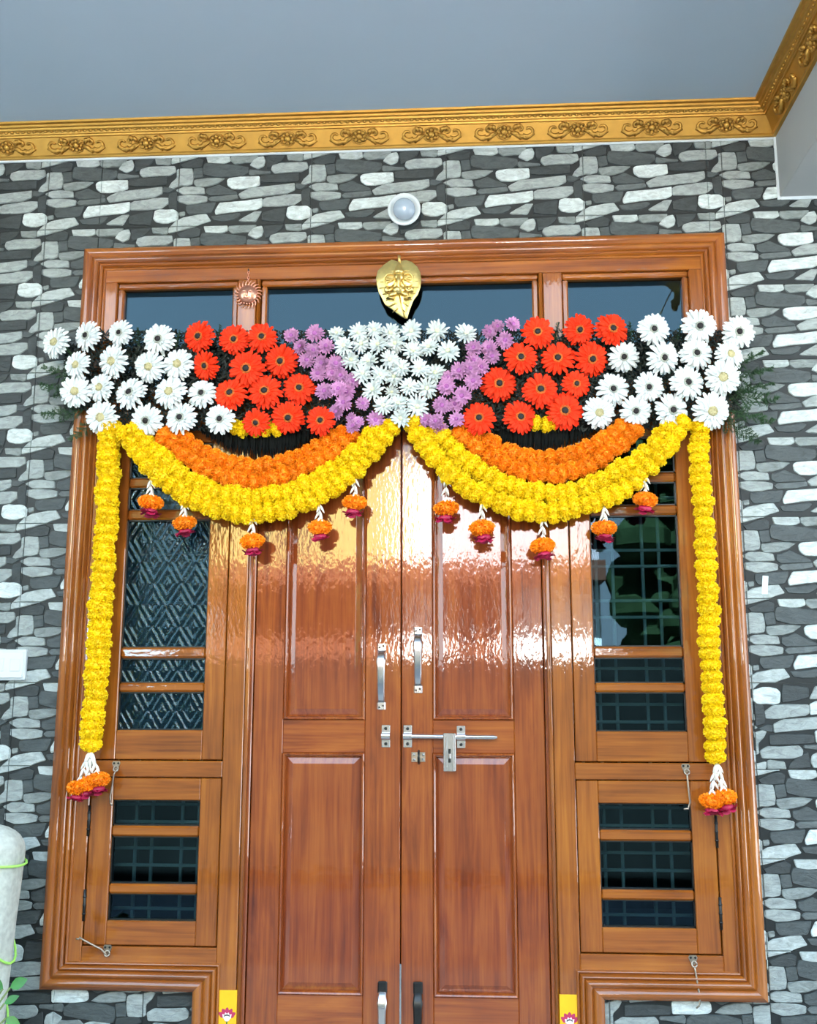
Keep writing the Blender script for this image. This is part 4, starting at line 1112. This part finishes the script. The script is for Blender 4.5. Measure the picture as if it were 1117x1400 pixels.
for lst, side in (([(206,687,655),(252,715,684),(345,740,704),(437,721,688),(485,687,652)], 'left'), ([(610,695,650),(659,722,686),(742,746,706),(826,722,692),(882,683,648)], 'right')):
    for k, (px, py, pt) in enumerate(lst):
        top, p = at(px, pt, -.088), at(px, py, -.088)
        e = empty('flower_tassel', p, 'small orange and crimson flower tassel, %s from left under the %s swag' % (ORD[k + 1], side), 'tassel', 'tassels under the swags')
        strand(e, p, top, p + Vector((0, 0, .02)), 3); pompom(e, p, p, random.uniform(.95, 1.04), (random.uniform(-.15, .15), random.uniform(-.3, 0), 1))
def end_tassel(top, poms, lab):
    T = at(*top, -.082); e = empty('flower_tassel', T, lab, 'tassel', 'tassels at the garland ends')
    for px, py in poms:
        p = at(px, py, -.085); strand(e, T, T, p + Vector((0, 0, .02)), 4); pompom(e, T, p, .92, ((px - top[0]) * -.01, -.1, 1))
end_tassel((123, 1026), [(108, 1077), (121, 1072), (134, 1066)], 'triple tassel of tuberose and orange marigold ending the left garland')
end_tassel((980, 1042), [(973, 1095), (991, 1090)], 'double tassel of tuberose and orange marigold ending the right garland')

# ================================================================== FOLIAGE
def fern_mesh(seed, L=.20):
    g = random.Random(seed); st = MB(); nd = MB()
    bend = g.uniform(-.4, .4)
    main = [Vector((bend * t * t * L * .5, g.uniform(-.004, .004), L * t)) for t in np.linspace(0, 1, 9)]
    st.tube(main, [.0016 * (1 - .7 * i / 8) for i in range(9)], 5)
    for i in range(1, 9):
        for s in (-1, 1):
            for rep in range(2):
                d = Vector((s * g.uniform(.5, 1), g.uniform(-.6, .6), g.uniform(.25, .8))).normalized(); l = L * .36 * (1.15 - i / 9) * g.uniform(.7, 1.15)
                b = main[i].lerp(main[i - 1], g.random()); e = b + d * l
                st.tube([b, b.lerp(e, .5) + Vector((0, 0, .004)), e], .0007, 4, cap=False)
                for q in range(34):
                    p = b.lerp(e, (q + .5) / 34); n = Vector((g.gauss(0, 1), g.gauss(0, 1), g.gauss(0, 1) + .4)).normalized() * g.uniform(.008, .016)
                    w = n.cross(Vector((g.gauss(0, 1), g.gauss(0, 1), g.gauss(0, 1)))).normalized() * .0015
                    o = len(nd.v); nd.v += [tuple(p - w), tuple(p + w), tuple(p + n)]; nd.f.append((o, o + 1, o + 2)); nd.mi.append(0)
    return st.mesh('fern_stem', 'fern', True), nd.mesh('needles', 'fern', False)
FERN = [fern_mesh(s) for s in (1, 2, 3, 4)]
ferns = [  # px, py of the root, direction (dx, dz), size, words
 (110,520,-1,.45,.75,'left end, uppermost'), (108,540,-1,.1,.75,'left end, just under the uppermost'), (115,560,-1,-.3,.8,'left end, pointing down left'), (130,575,-.7,-.8,.6,'left end, lowest'), (112,500,-.8,.9,.5,'left end, pointing up'),
 (985,510,1,.55,.85,'right end, uppermost'), (985,525,1,.22,.95,'right end, second from top'), (985,545,1,0,1.0,'right end, third from top'), (985,560,1,-.25,.95,'right end, fourth from top'), (985,572,.9,-.55,.85,'right end, lowest'), (1000,535,1,.1,.8,'right end, foremost'), (985,540,.9,.9,.6,'right end, half hidden by white gerberas'),
 (758,470,.1,1,.42,'between two red gerberas at top right'), (862,470,-.1,1,.42,'beside the last red gerbera at top right'), (300,470,.1,1,.36,'between red gerberas at top left'), (240,480,.2,1,.40,'left of the first red gerbera'), (190,475,-.1,1,.40,'between white gerberas at top left'), (695,470,0,1,.35,'beside the right purple band top'), (640,480,.2,1,.35,'right end of the white triangle top'), (400,470,-.1,1,.32,'beside the left purple band top'), (925,470,.2,1,.38,'between white gerberas at top right'), (545,470,.1,1,.36,'below the brass leaf')]
for px, py, dx, dz, sz, words in ferns:
    e = empty('fern_sprig', (0, 0, 0), 'feathery green fern sprig, ' + words, 'fern', 'fern sprigs in the flower panel')
    put(e, at(px, py, -.062), facing((dx, random.uniform(-.25, -.05), dz), random.uniform(0, 6.28)), sz)
    s_, n_ = random.choice(FERN); child('fern_stem', s_, e); child('needles', n_, e)
# backing of bunched fern, shade between the flower heads put into its green
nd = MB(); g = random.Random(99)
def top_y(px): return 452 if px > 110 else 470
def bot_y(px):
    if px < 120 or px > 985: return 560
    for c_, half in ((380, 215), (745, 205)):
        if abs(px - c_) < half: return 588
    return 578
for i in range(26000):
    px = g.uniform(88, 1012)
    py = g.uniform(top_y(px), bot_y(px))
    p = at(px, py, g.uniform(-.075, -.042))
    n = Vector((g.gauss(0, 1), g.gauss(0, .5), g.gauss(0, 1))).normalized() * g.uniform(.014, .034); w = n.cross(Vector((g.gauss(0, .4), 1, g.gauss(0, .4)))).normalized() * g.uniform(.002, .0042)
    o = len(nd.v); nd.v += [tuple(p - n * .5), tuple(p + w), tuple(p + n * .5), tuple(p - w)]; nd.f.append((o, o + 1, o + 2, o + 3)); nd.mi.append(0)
tag(part('fern_backing', nd, 'fern_shaded'), 'dense shaded green fern bunched behind all the flower heads', 'fern', kind='stuff')
# dark leaf fringes hanging above the orange strands
def fringe(cx, half, ytop, sag, lab):
    t0 = at(cx, ytop, -.05); f = empty('leaf_fringe', t0, lab, 'leaf fringe', 'dark leaf fringes above the swags')
    a = at(cx - half, ytop, -.05); b = at(cx + half, ytop, -.05)
    m = MB(); m.tube([a, t0, b], .003, 6); part('cord', m, 'fringe', f)
    n = 110
    for k in range(n):
        t = -1 + 2 * (k + .5) / n; px = cx + half * t
        ln = (sag * (1 - .75 * t * t)) * random.uniform(.85, 1.1)
        p = at(px, ytop, -.05 - random.uniform(0, .018)); q = at(px + random.uniform(-2, 2), ytop + ln, p.y)
        m = MB(); w = .0065; mid = p.lerp(q, .5)
        vs_ = [(p.x - w * .4, p.y, p.z), (p.x + w * .4, p.y, p.z), (mid.x + w, mid.y + .001, mid.z), (mid.x, mid.y - .003, mid.z), (mid.x - w, mid.y + .001, mid.z), (q.x, q.y, q.z)]
        m.add(vs_, [(0, 1, 3), (1, 2, 3), (0, 3, 4), (3, 2, 5), (4, 3, 5)])
        part('leaf', m, 'fringe', f)
fringe(358, 82, 582, 46, 'fringe of dark narrow leaves under the left red gerberas')
fringe(735, 82, 576, 46, 'fringe of dark narrow leaves under the right red gerberas')

# ================================================================== BUNDLE AND PLANT AT THE LEFT
_e = at(31, 1160, -.22); b0 = Vector((_e.x - .126, -.22, 0))
bn = empty('wrapped_bundle', b0, 'pale cloth bundle tied with lime green twine against the left wall', 'bundle')
TOPZ = at(12, 1127, -.22).z
def brad(z):
    t = z / TOPZ
    r = .075 + .055 * t
    if t > .9: r *= math.sqrt(max(.02, 1 - ((t - .9) / .1) ** 2))
    return r
def bcen(z): return b0.x
m = MB(); n = 30; zs = [TOPZ * t for t in (0, .1, .2, .3, .4, .5, .6, .7, .78, .84, .88, .90, .92, .94, .96, .975, .988, .996, .9995)]
for z in zs:
    for k in range(n):
        a = 2 * PI * k / n; r = brad(z) * (1 + .035 * math.sin(3 * a + 5 * z) + .03 * math.sin(7 * a - 9 * z))
        m.v.append((bcen(z) + r * math.cos(a), b0.y + r * math.sin(a), z))
for i in range(len(zs) - 1):
    for k in range(n): m.f.append((i * n + k, i * n + (k + 1) % n, (i + 1) * n + (k + 1) % n, (i + 1) * n + k)); m.mi.append(0)
e_ = (len(zs) - 1) * n; m.f.append(tuple(e_ + k for k in range(n))); m.mi.append(0)
part('cloth_wrap', m, 'cloth', bn, smooth=True)
for (za, zb, ph) in [(TOPZ * a, TOPZ * b, c_) for a, b, c_ in ((.91, .87, .3), (.86, .56, 1.2), (.66, .36, 1.2), (.44, .14, 1.2))]:
    pts = []
    for k in range(25):
        a = ph + 2 * PI * k / 24; z = (za + zb) / 2 + (za - zb) / 2 * math.cos(a + PI); r = brad(z) * 1.045 + .004
        pts.append((bcen(z) + r * math.cos(a), b0.y + r * math.sin(a), z))
    m = MB(); m.tube(pts, .0045, 6, cap=False); part('twine', m, 'twine', bn, smooth=True)
# potted plant
pb = Vector((-1.44, -.48, 0))
pp = empty('potted_plant', pb, 'green leafy plant at the bottom left corner', 'plant')
m = MB(); m.lathe([(.085, 0), (.11, .16), (.118, .17), (.118, .20), (.104, .20), (.10, .17)], 24, Matrix.Translation(pb)); part('pot', m, 'pot', pp, autosm=40)
def leaf_part(base, tip, w, nrm):
    d = (tip - base); s = d.cross(nrm).normalized(); m = MB(); nm = nrm.normalized()
    rows = [(0, .05), (.15, .6), (.4, 1.0), (.65, .85), (.85, .45), (1, .03)]
    for t, k in rows:
        c_ = base + d * t - nm * (.10 * d.length * t * t)
        m.v += [tuple(c_ - s * w * k + nm * .12 * w * k), tuple(c_), tuple(c_ + s * w * k + nm * .12 * w * k)]
    for i in range(len(rows) - 1):
        for q in range(2): b = i * 3 + q; m.f.append((b, b + 3, b + 4, b + 1)); m.mi.append(0)
    part('leaf', m, 'leaf', pp, smooth=True)
g = random.Random(5)
for px0, py0, dx, dz, ln, w in ((14,1350,.9,.45,.060,.019),(4,1352,-.8,.4,.055,.022),(6,1372,.9,.5,.05,.014),(-10,1348,-.5,.8,.06,.022),(-2,1380,-.7,-.3,.06,.02),(8,1392,.7,-.3,.05,.015),(-16,1378,-1,.1,.07,.024)):
    b = at(px0, py0, pb.y); m = MB()
    m.tube([pb + Vector((g.uniform(-.03, .03), g.uniform(-.03, .03), .18)), pb.lerp(b, .6) + Vector((0, 0, .10)), b], [.005, .004, .003], 6); part('stem', m, 'stem', pp, smooth=True)
    leaf_part(b, b + Vector((dx, g.uniform(-.3, .1), dz)).normalized() * ln, w, Vector((g.uniform(-.2, .2), -1, .55)))
